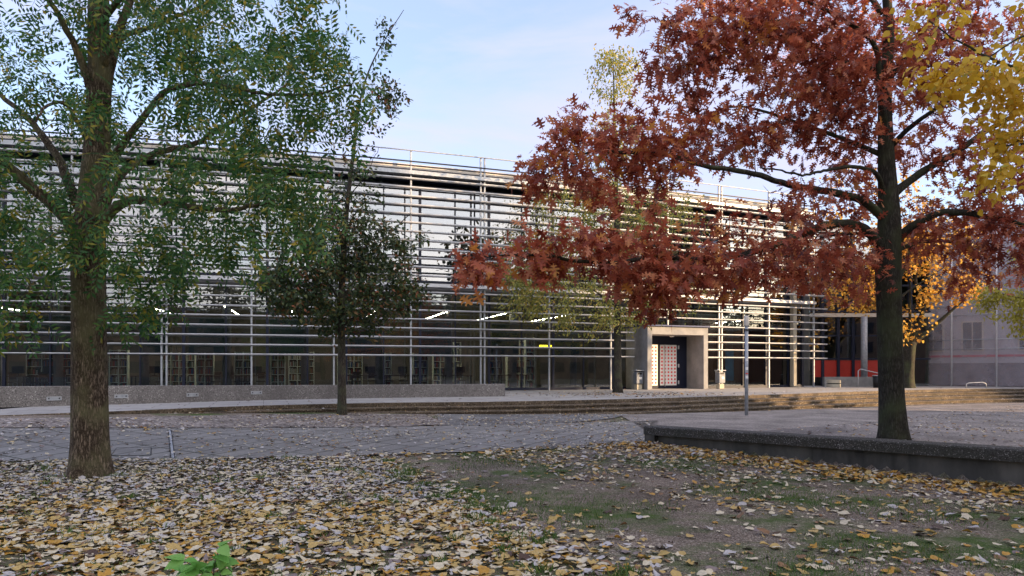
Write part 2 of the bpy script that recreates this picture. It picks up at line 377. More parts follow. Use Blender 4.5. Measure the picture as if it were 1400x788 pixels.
M['bark'] = barkmat('furrowed_bark', (0.045, 0.032, 0.022), (0.40, 0.31, 0.23), (0.2, 0.19, 0.1), sc=16, bump=1.0)
M['bark_oak'] = barkmat('smooth_dark_bark', (0.022, 0.02, 0.016), (0.075, 0.068, 0.055), (0.06, 0.07, 0.035), sc=14, bump=0.3)
M['bark_thin'] = barkmat('grey_bark', (0.035, 0.03, 0.025), (0.11, 0.095, 0.075), (0.08, 0.085, 0.05), sc=14, bump=0.5)
def netmat():
    m = bpy.data.materials.new('grey_debris_netting'); m.use_nodes = True
    t = m.node_tree; N = t.nodes.new; L = t.links.new
    b = t.nodes['Principled BSDF']; b.inputs['Base Color'].default_value = (0.55, 0.51, 0.55, 1); b.inputs['Roughness'].default_value = 0.9
    tr = N('ShaderNodeBsdfTransparent'); ms = N('ShaderNodeMixShader')
    co = N('ShaderNodeTexCoord'); n = N('ShaderNodeTexNoise'); n.inputs['Scale'].default_value = 1.4; n.inputs['Detail'].default_value = 6; n.inputs['Distortion'].default_value = 1.5
    L(co.outputs['Object'], n.inputs['Vector'])
    rr = N('ShaderNodeMapRange'); rr.inputs[3].default_value = 0.2; rr.inputs[4].default_value = 0.5; L(n.outputs[0], rr.inputs[0]); L(rr.outputs[0], ms.inputs[0])
    L(tr.outputs[0], ms.inputs[1]); L(b.outputs[0], ms.inputs[2]); L(ms.outputs[0], t.nodes['Material Output'].inputs[0])
    return m
M['net'] = netmat()

# ------------------------------------------------------------------ terrain
WL0 = np.array([2.8, 14.2]); WL1 = np.array([6.87, 9.16])       # front line of the low retaining wall
WD = (WL1 - WL0) / np.linalg.norm(WL1 - WL0)
WN = np.array([-WD[1], WD[0]])                                   # points behind the wall
if WN[1] < 0: WN = -WN
WLEN = 9.5
def ground(x, y):
    x = np.asarray(x, float); y = np.asarray(y, float)
    dX = np.interp(x, [-14, -11.6, -9.5, -7.7, -5, -2, 0, 5, 9], [1.1, 1.13, 1.22, 1.30, 1.38, 1.47, 1.5, 1.56, 1.64])
    w = sm(8.5, 15, y)
    d = 1.6 * (1 - w) + w * dX
    s = (x - WL0[0]) * WD[0] + (y - WL0[1]) * WD[1]
    t = (x - WL0[0]) * WN[0] + (y - WL0[1]) * WN[1]
    a = sm(0.08, 0.34, t) * (1 - sm(1.5, 13, t)) * sm(0.05, 2.4, s)
    d = d * (1 - a) + 1.2 * a
    return EYE - d
def W(px, py):
    d = 1.5; Z = 10
    for _ in range(60):
        Z2 = d * F / (py - 505.0); Z = 0.5 * Z + 0.5 * Z2
        d = EYE - float(ground((px - 700) / F * Z, Z))
    return ((px - 700) / F * Z, Z)

def grid_obj(name, xs, ys, fn, m):
    X, Y = np.meshgrid(xs, ys); Zz = fn(X, Y)
    v = np.stack([X.ravel(), Y.ravel(), Zz.ravel()], 1); nx = len(xs)
    f = [[j * nx + i, j * nx + i + 1, (j + 1) * nx + i + 1, (j + 1) * nx + i] for j in range(len(ys) - 1) for i in range(nx - 1)]
    return mesh_obj(name, v.tolist(), f, m, smooth=True)
xs = np.concatenate([[-600, -300, -150, -80, -50, -35, -25, -19], np.arange(-16, 20, 0.16), [21, 24, 28, 34, 45, 70, 120, 300, 600]])
ys = np.concatenate([[-600, -300, -120, -60, -30, -15, -6, -2, 0, 1, 2, 3], np.arange(3.5, 25, 0.16), [26, 28, 31, 35, 42, 60, 100, 200, 400, 900]])
tag(grid_obj('ground', xs, ys, ground, M['soil']), kind='structure')

def resample(pts, n):
    pts = np.array(pts, float)
    # smooth Catmull-Rom through the points
    out = []
    for i in range(len(pts) - 1):
        p0 = pts[max(i - 1, 0)]; p1 = pts[i]; p2 = pts[i + 1]; p3 = pts[min(i + 2, len(pts) - 1)]
        for t in np.linspace(0, 1, 12, endpoint=False):
            out.append(0.5 * (2 * p1 + (p2 - p0) * t + (2 * p0 - 5 * p1 + 4 * p2 - p3) * t * t + (3 * p1 - p0 - 3 * p2 + p3) * t ** 3))
    out.append(pts[-1]); out = np.array(out)
    L = np.concatenate([[0], np.cumsum(np.linalg.norm(np.diff(out, axis=0), axis=1))])
    q = np.linspace(0, L[-1], n)
    return np.stack([np.interp(q, L, out[:, k]) for k in range(out.shape[1])], 1)

def band(name, front, back, m, off, nu=160, nv=14, jag=0.0, drop=True):
    A = resample(front, nu); B = resample(back, nu)
    if jag:
        ph = rng.uniform(0, 6, 6)
        for C_ in (A, B):
            q = np.arange(nu)
            C_[:, 1] += jag * (np.sin(q * 0.21 + ph[0]) + 0.6 * np.sin(q * 0.53 + ph[1]) + 0.4 * np.sin(q * 1.13 + ph[2]))
    v = []; f = []
    for j in range(nv + 1):
        t = j / nv; C_ = A * (1 - t) + B * t
        z = ground(C_[:, 0], C_[:, 1]) + off
        if drop and j in (0, nv): pass
        v += [(C_[i, 0], C_[i, 1], z[i]) for i in range(nu)]
    for j in range(nv):
        for i in range(nu - 1): f.append([j * nu + i, j * nu + i + 1, (j + 1) * nu + i + 1, (j + 1) * nu + i])
    return tag(mesh_obj(name, v, f, m, smooth=True), kind='structure')

# step curves (world x, y)
TOP = [(-22, 8.8), (-16, 13.3), (-12.2, 16.3), (-10.3, 18.0), (-7.9, 20.5), (-4.4, 22.3), (-0.25, 23.3), (4.3, 25.3), (10.7, 29.3), (18, 34.2), (25, 38.0), (30, 38.4), (42, 38.4)]
BOT = [(-21.3, 7.9), (-15.3, 12.4), (-11.5, 15.4), (-9.5, 17.0), (-7.2, 19.3), (-4.1, 21.0), (-0.1, 22.0), (4.6, 23.3), (9.6, 26.4), (15.2, 28.9), (20.2, 31.4), (26, 32.9), (42, 33.2)]
NS = 220
Tc = resample(TOP, NS); Bc = resample(BOT, NS)

# foreground bed: left, bounded by a line running to the lower middle
pf = [W(x, y) for x, y in ((-420, 636), (-150, 634), (0, 632), (250, 630), (450, 626), (560, 622), (720, 616), (895, 610))]
pb = [W(x, y) for x, y in ((-420, 586), (-150, 586), (0, 586.5), (200, 586.5), (350, 586), (500, 585), (620, 583), (900, 576))]
pfw = [(p[0], p[1]) for p in pf]; pfw[-1] = (3.0, 14.1)
bed_right = [W(500, 626), W(560, 650), W(640, 690), W(730, 735), W(830, 788), (1.1, 4.0), (1.6, 1.5)]
BR = resample(bed_right, 40)
# leaf bed sheet
v = []; f = []
for j in range(40):
    xr, yr = BR[j]
    for i in range(41):
        t = i / 40; x = xr + (-16 - xr) * t
        # stretch the top rows along the paving edge
        yy = yr + 0.55 * math.sin(x * 0.9) * 0.1 * (1 if j else 0)
        if j == 0:
            yy = float(np.interp(x, [p[0] for p in pfw], [p[1] for p in pfw]))
        v.append((x, yy, float(ground(x, yy)) + 0.012))
for j in range(39):
    for i in range(40): f.append([j * 41 + i, j * 41 + i + 1, (j + 1) * 41 + i + 1, (j + 1) * 41 + i])
tag(mesh_obj('planting_bed', v, f, M['bedsoil'], smooth=True), kind='structure')
band('paved_path', pf, pb, M['pave'], 0.02)
gb = [(float(x), float(y)) for x, y in Bc[(Bc[:, 0] > -20) & (Bc[:, 0] < -2.2)]]
gb = [gb[i] for i in range(0, len(gb), max(1, len(gb) // 10))]
gf = [W(x, y) for x, y in ((-420, 586.6), (-150, 586.6), (0, 587), (200, 587), (350, 586.5), (500, 585.5), (612, 582))]
band('gravel_strip', gf, gb, M['gravel'], 0.032, jag=0.02)
ab = [W(600, 583.2), W(700, 582), W(790, 578), W(838, 573)]
band('asphalt_patch', ab, [(-2.4, 21.9), (0, 22.2), (2.2, 22.7), (4.0, 23.2)], M['asphalt'], 0.026)
rf = [(3.2, 14.6)] + [tuple(WL0 + WD * s + WN * 0.3) for s in (0.8, 3, 6, 9, 14, 24)]
rb = [(3.6, 22.6), (5.5, 24), (9.6, 26.5), (15.2, 29.0), (20.2, 31.5), (26, 33.0), (42, 33.3)]
band('grit_court', rf, rb, M['grit'], 0.02, nv=60)

# steps
HT = [EYE - 1.1 - 0.135 * k for k in range(5)]
steps = empty('stone_steps', (float(Tc[110, 0]), float(Tc[110, 1]), HT[3] - 0.3), 'wide weathered stone steps sweeping in a curve up to the library plaza', 'steps')
def curve_k(k): return Tc * (1 - k / 4) + Bc * (k / 4)
for k in range(1, 5):
    A = curve_k(k - 1); Bq = curve_k(k)
    mb = MB(); n = NS; vs = []
    rnd = np.random.default_rng(k)
    wob = 0.004 * np.sin(np.arange(n) * 0.9 + k) + rnd.normal(0, 0.003, n)
    nos = (A - Bq) / np.maximum(np.linalg.norm(A - Bq, axis=1)[:, None], 1e-6)
    for i in range(n):
        b2 = Bq[i] + nos[i] * 0.0; a2 = A[i] + nos[i] * 0.12
        nose = Bq[i] - nos[i] * 0.015
        top = HT[k] + wob[i]
        vs += [(a2[0], a2[1], HT[k] + 0.001), (nose[0] + nos[i][0] * 0.02, nose[1] + nos[i][1] * 0.02, top), (nose[0], nose[1], top - 0.02),
               (nose[0], nose[1], top - 0.055), (b2[0] + nos[i][0] * 0.02, b2[1] + nos[i][1] * 0.02, top - 0.065), (b2[0] + nos[i][0] * 0.02, b2[1] + nos[i][1] * 0.02, HT[k] - 0.45), (a2[0], a2[1], HT[k] - 0.45)]
    fs = []
    for i in range(n - 1):
        for q in range(7):
            q2 = (q + 1) % 7
            fs.append([i * 7 + q, (i + 1) * 7 + q, (i + 1) * 7 + q2, i * 7 + q2])
    fs.append(list(range(7))); fs.append([(n - 1) * 7 + q for q in range(7)][::-1])
    o = mesh_obj('step', vs, fs, M['step']); o.parent = steps
    o.location = -Vector(steps.location)
steps_off = -Vector(steps.location)

# plaza sheet: from the top edge back to beyond the building, kerb nose as first riser
A = Tc.copy(); vs = []; fs = []
far = np.stack([np.linspace(-60, 80, NS), np.full(NS, 90.0)], 1)
rows = [A + 0, ]
for i in range(NS):
    d = (A[i] - Bc[i]) / np.linalg.norm(A[i] - Bc[i])
    vs.append((A[i, 0] + d[0] * 0.02, A[i, 1] + d[1] * 0.02, HT[0] - 0.45))
for i in range(NS):
    d = (A[i] - Bc[i]) / np.linalg.norm(A[i] - Bc[i]); vs.append((A[i, 0], A[i, 1], HT[0] - 0.055))
for i in range(NS): vs.append((A[i, 0], A[i, 1], HT[0] - 0.012))
for i in range(NS):
    d = (A[i] - Bc[i]) / np.linalg.norm(A[i] - Bc[i]); vs.append((A[i, 0] + d[0] * 0.015, A[i, 1] + d[1] * 0.015, HT[0]))
for i in range(NS): vs.append((far[i, 0], far[i, 1], HT[0]))
for r_ in range(4):
    for i in range(NS - 1): fs.append([r_ * NS + i, r_ * NS + i + 1, (r_ + 1) * NS + i + 1, (r_ + 1) * NS + i])
pz = mesh_obj('plaza', vs, fs, [M['plaza'], M['step']], mi=[1] * (3 * (NS - 1)) + [0] * (NS - 1))
tag(pz, kind='structure')

# ------------------------------------------------------------------ library facade curve
pxs = np.arange(-420, 1131, 5.0)
dyv = np.polyval([-3.26738348e-05, -6.33924768e-02, 3.45038618e+02], pxs)
CZ = F * 10.5 / dyv; CX = (pxs - 700) / F * CZ
CL = np.concatenate([[0], np.cumsum(np.hypot(np.diff(CX), np.diff(CZ)))])
CA0 = np.interp(97.6, pxs, CL)
BAY = (np.interp(1114, pxs, CL) - CA0) / 11.0
def fac(i, off=0.0, h=0.0):            # bay index, offset towards the camera, height above eye level
    a = CA0 + i * BAY
    p = np.array([np.interp(a, CL, CX), np.interp(a, CL, CZ)])
    e = 0.5
    q0 = np.array([np.interp(a - e, CL, CX), np.interp(a - e, CL, CZ)]); q1 = np.array([np.interp(a + e, CL, CX), np.interp(a + e, CL, CZ)])
    t = (q1 - q0) / np.linalg.norm(q1 - q0); n = np.array([t[1], -t[0]])
    if a > CL[-1]: p = p + t * (a - CL[-1])
    if a < 0: p = p + t * a
    p = p + n * off
    return Vector((p[0], p[1], EYE + h)), Vector((t[0], t[1], 0)), Vector((n[0], n[1], 0))
IL = (0 - CA0) / BAY + 0.2; IR = (CL[-1] - CA0) / BAY
def sweep(mb, prof, i0, i1, step=0.25, mi=0):
    n = max(2, int(abs(i1 - i0) / step) + 1); k = len(prof); vs = []
    for q in np.linspace(i0, i1, n):
        for (o, h) in prof: vs.append(fac(q, o, h)[0])
    fs = []
    for i in range(n - 1):
        for j in range(k):
            j2 = (j + 1) % k
            fs.append([i * k + j, (i + 1) * k + j, (i + 1) * k + j2, i * k + j2])
    fs.append(list(range(k))[::-1]); fs.append([(n - 1) * k + j for j in range(k)])
    mb.add(vs, fs, mi)
def rect(o0, o1, h0, h1): return [(o0, h0), (o1, h0), (o1, h1), (o0, h1)]

p0 = fac(5.5)[0]
LIB = empty('library_building', (p0.x, p0.y, HT[0]), 'long curved two-storey glass library wrapped in horizontal aluminium sun louvres', 'building')
def part(mb, name, m, parent=None, smooth=False, label=None):
    o = mb.build(name, m, parent or LIB, smooth)
    loc = Vector((parent or LIB).location)
    pp = parent or LIB
    w = Vector((0, 0, 0)); q = pp
    while q: w += Vector(q.location); q = q.parent
    o.location = -w
    if label: o['label'] = label
    return o
G = -1.1
# louvres
hl = [0.665 + 0.435 * k for k in range(8)] + [4.5 + 0.422 * k for k in range(12)]
for h in hl:
    mb = MB(); pr = []
    a0 = R(24) if h < 4 else R(24)
    for q in range(10):
        a = 2 * math.pi * q / 10; x = math.cos(a) * (0.062 if h < 4 else 0.078); y = math.sin(a) * (0.034 if h < 4 else 0.045)
        pr.append((0.02 + x * math.cos(a0) - y * math.sin(a0), h + x * math.sin(a0) + y * math.cos(a0)))
    end = IR
    if h < 2.5:          # the lower blades stop at the entrance portal and start again beyond it
        sweep(mb, pr, IL, 7.38); sweep(mb, pr, 8.73, end)
    else: sweep(mb, pr, IL, end)
    part(mb, 'louvre', M['alu'], smooth=True)
# posts
pi_ = []
for m_ in range(int(IL), 12):
    if m_ in (-3, 1, 5, 9): pi_ += [m_ - 0.028, m_ + 0.028]
    else: pi_.append(float(m_))
for q in pi_:
    up_ = abs(q - 8) < 0.1
    mb = MB(); p, t, n = fac(q, -0.10, 0)
    h0 = 2.45 if up_ else G
    p.z = EYE + (10.5 + h0) / 2
    mb.box(p, (0.075, 0.11, 10.5 - h0), (t, n, Vector((0, 0, 1))), bev=0.008)
    for h in (4.05, 9.3):
        p2, _, _ = fac(q, -0.5, h); mb.box(p2, (0.05, 0.85, 0.06), (t, n, Vector((0, 0, 1))))
    part(mb, 'post', M['galv'])
# catwalk, guard rail, roof edge
mb = MB(); sweep(mb, rect(-0.95, 0.06, 4.02, 4.07), IL, 11.0); sweep(mb, rect(0.06, 0.10, 3.97, 4.14), IL, 11.0)
part(mb, 'catwalk', M['alu'])
mb = MB(); sweep(mb, [(0.03 * math.cos(a), 10.5 + 0.03 * math.sin(a)) for a in np.linspace(0, 2 * math.pi, 8, endpoint=False)], IL, 11.0)
part(mb, 'guard_rail', M['galv'], smooth=True)
mb = MB()
for h, o in ((9.99, -0.02), (9.8, -0.06), (9.62, -0.1)):
    sweep(mb, rect(o - 0.09, o + 0.03, h - 0.018, h + 0.018), IL, 11.0)
part(mb, 'eaves_rail', M['navy'])
mb = MB(); sweep(mb, rect(-0.7, -0.55, 9.5, 10.0), IL, 11.0); part(mb, 'fascia', M['fascia'])
mb = MB(); sweep(mb, rect(-0.9, 0.12, 9.34, 9.52), IL, 11.0); part(mb, 'gutter', M['galv'])
mb = MB(); sweep(mb, rect(-11, -0.75, 9.42, 9.85), IL, 11.0); part(mb, 'roof', M['galv'])
mb = MB(); sweep(mb, rect(-1.15, -0.3, 9.24, 9.33), IL, 11.0); part(mb, 'soffit_beam', M['navy'])
# glass skins, mullions and transoms
IG = 11.0
for (i0, i1) in ((IL, 7.4), (8.7, IG)):
    mb = MB(); sweep(mb, rect(-1.02, -1.0, G + 0.12, 3.8), i0, i1); part(mb, 'ground_floor_glass', M['glass_low'], smooth=False)
mb = MB(); sweep(mb, rect(-1.02, -1.0, 4.35, 9.1), IL, IG); part(mb, 'upper_floor_glass', M['glass_up'])
mb = MB(); sweep(mb, rect(-1.02, -1.0, 2.6, 3.8), 7.4, 8.7); part(mb, 'ground_floor_glass', M['glass_low'])
Z3 = Vector((0, 0, 1))
for q in np.arange(math.ceil(IL * 2) / 2, IG + 0.01, 0.5):
    q2 = q + 0.17
    mb = MB(); wide = abs(q - round(q)) < 0.01
    for (h0, h1) in ((G, 3.8), (4.35, 9.1)):
        if 7.4 < q2 < 8.7 and h0 < 0: h0 = 2.6
        p, t, n = fac(min(q2, IG), -0.97, (h0 + h1) / 2); mb.box(p, (0.12 if wide else 0.05, 0.09, h1 - h0), (t, n, Z3))
    part(mb, 'mullion', M['navy'])
for h, w in ((G + 0.06, 0.14), (1.62, 0.05), (3.8, 0.08), (4.35, 0.1), (6.0, 0.05), (7.6, 0.05), (9.05, 0.1)):
    mb = MB()
    if h < 2: sweep(mb, rect(-1.06, -0.93, h - w / 2, h + w / 2), IL, 7.4); sweep(mb, rect(-1.06, -0.93, h - w / 2, h + w / 2), 8.7, IG)
    else: sweep(mb, rect(-1.06, -0.93, h - w / 2, h + w / 2), IL, IG)
    part(mb, 'transom', M['navy'])
# spandrel between floors, floors, back wall
mb = MB(); sweep(mb, rect(-11, -1.08, 3.86, 4.3), IL, IG); part(mb, 'intermediate_floor', M['ceil_in'])
mb = MB(); sweep(mb, rect(-11, -1.08, G + 0.004, G + 0.05), IL, IG); part(mb, 'indoor_floor', M['floor_in'])
mb = MB(); sweep(mb, rect(-11.2, -11.0, G, 9.8), IL, IG); part(mb, 'back_wall', M['wall_in'])
mb = MB()
for q in (IL, ):
    p, t, n = fac(q, -6, 4.3); mb.box(p, (0.2, 10, 10.8), (t, n, Z3))
part(mb, 'side_wall', M['wall_in'])
# round columns inside
for k in range(math.ceil(IL), 12):
    if k in (8, 11): continue
    mb = MB(); p, t, n = fac(k - 0.36, -2.0, 0)
    mb.tube([(p.x, p.y, EYE + G), (p.x, p.y, EYE + 9.1)], 0.2, 16)
    part(mb, 'column', M['concrete'], smooth=True)
# blinds in half bays
for k in range(math.ceil(IL), 11):
    if k in (8, 9, 10, 7): continue
    s0, s1 = (k + 0.22, k + 0.64) if k % 2 else (k + 0.2, k + 0.62)
    if k == 0: s0, s1 = 0.69, 0.98
    if k == -1: s0, s1 = -0.62, -0.06
    mb = MB(); sweep(mb, rect(-1.16, -1.12, 0.75, 2.35), s0, s1); part(mb, 'window_blind', M['blind'])
# corner column and end frames at the right end
mb = MB(); p, t, n = fac(10.72, -0.72, 0); mb.box((p.x, p.y, EYE + 3.95), (0.3, 0.3, 10.1), (t, n, Z3), bev=0.03); part(mb, 'corner_column', M['cream'])
mb = MB(); p, t, n = fac(10.5, -1.5, 0); mb.box((p.x, p.y, EYE + 3.95), (0.16, 0.16, 10.1), (t, n, Z3), bev=0.02); part(mb, 'corner_column', M['cream'])
mb = MB(); p, t, n = fac(11.0, -6, 0)
p, t, n = fac(11.0, -1.9, 4); mb.box((p.x, p.y, EYE + 4), (0.02, 1.7, 10.2), (t, n, Z3)); part(mb, 'end_glass', M['glass_low'])
mb = MB(); p, t, n = fac(11.0, -7, 4); mb.box((p.x, p.y, EYE + 4), (0.25, 8.4, 10.2), (t, n, Z3)); part(mb, 'end_wall', M['concrete'])
mb = MB(); sweep(mb, rect(-4.2, -4.0, G + 0.05, 3.86), 9.0, 10.9); part(mb, 'added_inner_wall', M['darkwood'])  # dark partition added to keep sun patches off the back wall
mb = MB()
for dd in (-1.1, -2.0):
    p, t, n = fac(11.0, dd, 4); mb.box(p, (0.1, 0.08, 10.2), (t, n, Z3))
for h in (G + 0.05, 1.6, 3.85, 6.2, 9.1):
    p, t, n = fac(11.0, -1.95, h); mb.box(p, (0.12, 1.7, 0.08), (t, n, Z3))
part(mb, 'end_frame', M['navy'])
# duct under the ceiling on the right
mb = MB(); pts = [fac(q, -1.75, 3.15)[0] for q in np.linspace(8.1, 10.3, 12)]; mb.tube(pts, 0.17, 14); part(mb, 'air_duct', M['cream'], smooth=True)
# ceiling lamps
def near(px_list): return px_list
for k, i0 in enumerate((-2.5, -1.4, 0.62, 1.62, 2.45, 3.6, 4.6, 5.5, 6.5, 9.8, 10.6)):
    mb = MB(); TB = []
    for dd in np.arange(-1.9, -7.5, -0.62):
        p, t, n = fac(i0, dd, 2.95); mb.box(p, (0.022, 0.34, 0.022), (t, n, Z3)); TB.append(mb); mb = MB()
    rng_ = fac(i0, -1.9, 3.4)[0]
    e = empty('ceiling_lamp_row', rng_, 'row of lit tubes under the library ceiling, %s from the left' % ['first', 'second', 'third', 'fourth', 'fifth', 'sixth', 'seventh', 'eighth', 'ninth', 'tenth', 'eleventh'][k], 'ceiling lamp', 'lamp rows under the library ceiling')
    for q_ in TB: part(q_, 'tube', M['lamp'], e)
    mb = MB(); p, t, n = fac(i0, -4.7, 3.0); mb.box(p, (0.12, 6.1, 0.05), (t, n, Z3)); mb.box(fac(i0, -2.5, 3.43)[0], (0.015, 0.015, 0.84), (t, n, Z3)); mb.box(fac(i0, -6.5, 3.43)[0], (0.015, 0.015, 0.84), (t, n, Z3))
    part(mb, 'rail', M['black'], e)
def px2i(px, off=0.0):
    best = min(np.arange(IL, 11, 0.01), key=lambda q: abs(700 + F * fac(q, off)[0].x / fac(q, off)[0].y - px)); return float(best)
for k, (a, b_) in enumerate(((738, 748), (752, 762), (766, 791))):
    i0, i1 = px2i(a, -2.6), px2i(b_, -2.6); mb = MB()
    mb.tube([fac(i0, -2.6, 1.27)[0], fac(i1, -2.6, 1.27)[0]], 0.075, 10)
    e = empty('pendant_tube_lamp', fac((i0 + i1) / 2, -2.6, 1.27)[0], '%s glowing yellow tube lamp hanging behind the library glass near the young yellow tree' % ['left short', 'middle short', 'long right'][k], 'lamp', 'yellow tube lamps inside the library')
    part(mb, 'tube', M['yellow'], e, smooth=True)
    mb = MB()
    for q in (i0 + 0.02, i1 - 0.02):
        p, t, n = fac(q, -2.6, 2.58); mb.box(p, (0.012, 0.012, 2.56), (t, n, Z3))
    part(mb, 'wire', M['black'], e)

# bookshelves inside
BK = MB()
bookcols = [(0.25, 0.22, 0.17), (0.35, 0.3, 0.22), (0.12, 0.07, 0.04), (0.3, 0.05, 0.04), (0.04, 0.09, 0.2), (0.5, 0.47, 0.42), (0.05, 0.12, 0.08), (0.2, 0.14, 0.06)]
BM = [mat('book_cloth_%s' % n_, c, 0.7) for n_, c in zip(('tan', 'buff', 'brown', 'red', 'blue', 'ivory', 'green', 'ochre'), bookcols)]
SH = [(70, 1.9, -3.2, 3, 1.95), (163, 0.75, -2.8, 2, 1.95), (245, 1.5, -5.5, 4, 1.9), (281, 0.75, -3.0, 2, 1.95), (333, 0.75, -3.0, 2, 1.9), (380, 0.65, -2.8, 2, 1.9),
      (412, 1.3, -6, 3, 2.0), (478, 1.3, -5.5, 3, 1.9), (526, 0.65, -3.0, 2, 1.9), (575, 0.75, -2.7, 2, 1.9), (611, 1.6, -5.5, 4, 2.6), (677, 0.7, -2.9, 2, 1.9), (705, 1.1, -4.5, 3, 2.7), (724, 0.5, -2.7, 1, 2.8)]
ordn = ['first', 'second', 'third', 'fourth', 'fifth', 'sixth', 'seventh', 'eighth', 'ninth', 'tenth', 'eleventh', 'twelfth', 'thirteenth', 'last']
for k, (px, w, off, nb, hh) in enumerate(SH):
    i0 = px2i(px, off); p, t, n = fac(i0, off, G + 0.05)
    e = empty('bookshelf', p, 'cream library bookshelf behind the ground floor glass, %s from the left' % ordn[k], 'bookshelf', 'bookshelves inside the library')
    fr = MB(); rows = int(hh / 0.36)
    for j in range(nb + 1):
        fr.box(p + t * (-w / 2 + w * j / nb) + Z3 * (hh / 2), (0.035, 0.3, hh), (t, n, Z3))
    fr.box(p - n * 0.15 + Z3 * (hh / 2), (w, 0.012, hh - 0.02), (t, n, Z3), mi=1)
    for r_ in range(rows + 1):
        sh = MB(); sh.box(p + Z3 * (0.06 + r_ * (hh - 0.1) / rows) + n * 0.004, (w - 0.04, 0.29, 0.025), (t, n, Z3)); part(sh, 'shelf', M['shelf'], e)
        if r_ < rows:
            z0 = 0.075 + r_ * (hh - 0.1) / rows
            for j in range(nb):
                x = -w / 2 + w * j / nb + 0.03; xe = -w / 2 + w * (j + 1) / nb - 0.03 - random.random() ** 2 * 0.25 * w / nb
                while x < xe:
                    bw = random.uniform(0.03, 0.06); bh = random.uniform(0.2, (hh - 0.1) / rows - 0.06)
                    BK.box(p + t * (x + bw / 2) + Z3 * (z0 + bh / 2) + n * 0.02, (bw * 0.93, 0.2, bh), (t, n, Z3), mi=random.randrange(8)); x += bw
    part(fr, 'frame', [M['shelf'], M['darkwood']], e)
tag(BK.build('books', BM), 'rows of mixed books filling the shelves inside the library', 'books', kind='stuff')
# reading tables with monitors
for k, (px, off) in enumerate(((18, -2.4), (60, -2.2), (205, -2.4), (305, -2.2), (345, -2.4), (500, -2.2), (545, -2.4), (625, -2.2), (700, -2.2))):
    p, t, n = fac(px2i(px, off), off, G + 0.05); ax = (t, n, Z3)
    where = ['at the left edge', 'before the wide left bookshelf', 'just right of the big left trunk', 'beside the third post', 'right of the paired posts', 'behind the slim dark-crowned tree', 'right of the slim tree', 'left of the second post pair', 'at the right end of the reading room'][k]
    e = empty('reading_table', p, 'dark reading table behind the glass %s' % where, 'table', 'reading tables inside the library')
    mb = MB(); mb.box(p + Z3 * 0.73, (1.5, 0.7, 0.04), ax, bev=0.01); part(mb, 'tabletop', M['darkwood'], e)
    for sx in (-0.68, 0.68):
        for sy in (-0.3, 0.3):
            mb = MB(); mb.box(p + t * sx + n * sy + Z3 * 0.355, (0.05, 0.05, 0.71), ax); part(mb, 'leg', M['black'], e)
    q = p + t * 0.2 + Z3 * 0.75
    e2 = empty('computer_monitor', q, 'black computer monitor on the reading table %s' % where, 'monitor', 'monitors on the reading tables')
    mb = MB(); mb.box(q + Z3 * 0.28, (0.5, 0.035, 0.32), ax, bev=0.01); part(mb, 'screen', M['black'], e2)
    mb = MB(); mb.box(q + Z3 * 0.012, (0.22, 0.16, 0.02), ax); mb.box(q + Z3 * 0.08 - n * 0.03, (0.05, 0.03, 0.13), ax); part(mb, 'stand', M['black'], e2)
    for ci, cx in enumerate((-0.4, 0.35)):
        c = p + t * cx - n * 0.65
        e3 = empty('reading_chair', c, '%s dark chair at the table %s' % (('left', 'right')[ci], where), 'chair', 'chairs at the reading tables')
        mb = MB(); mb.box(c + Z3 * 0.45, (0.44, 0.42, 0.05), ax, bev=0.015); part(mb, 'seat', M['darkwood'], e3)
        mb = MB(); mb.box(c + Z3 * 0.75 - n * 0.2, (0.42, 0.03, 0.34), ax, bev=0.01); part(mb, 'backrest', M['darkwood'], e3)
        for sx in (-0.18, 0.18):
            for sy in (-0.18, 0.18):
                mb = MB(); mb.tube([c + t * sx + n * sy, c + t * sx + n * sy + Z3 * (0.43 if sy > 0 else 0.8)], 0.012, 6); part(mb, 'leg', M['galv'], e3)
# blue screens inside right part
for k, (a, b_, w) in enumerate(((992, 1003, 'beside the right litter bin'), (1041, 1058, 'near the right end of the library'))):
    i0, i1 = px2i(a, -1.5), px2i(b_, -1.5); p, t, n = fac((i0 + i1) / 2, -1.5, G + 0.05)
    e = empty('room_divider', p, 'tall blue divider panel behind the glass %s' % w, 'divider', 'blue dividers inside the library')
    mb = MB(); mb.box(p + Z3 * 1.3, ((i1 - i0) * BAY, 0.06, 1.9), (t, n, Z3), bev=0.01); part(mb, 'panel', M['blue'], e)
    mb = MB()
    for s_ in (-1, 1): mb.box(p + t * (s_ * (i1 - i0) * BAY * 0.45) + Z3 * 0.18, (0.05, 0.3, 0.36), (t, n, Z3))
    part(mb, 'foot', M['galv'], e)
i0, i1 = px2i(1046, -1.7), px2i(1086, -1.7); p, t, n = fac((i0 + i1) / 2, -1.7, G + 0.05); L_ = (i1 - i0) * BAY
e = empty('counter_table', p, 'low dark counter with pale top behind the glass left of the cream corner column', 'counter')
mb = MB(); mb.box(p + Z3 * 0.66, (L_, 0.5, 0.05), (t, n, Z3)); part(mb, 'top', M['cream'], e)
mb = MB(); mb.box(p + Z3 * 0.34 - n * 0.05, (L_ - 0.2, 0.35, 0.58), (t, n, Z3)); part(mb, 'body', M['navy'], e)

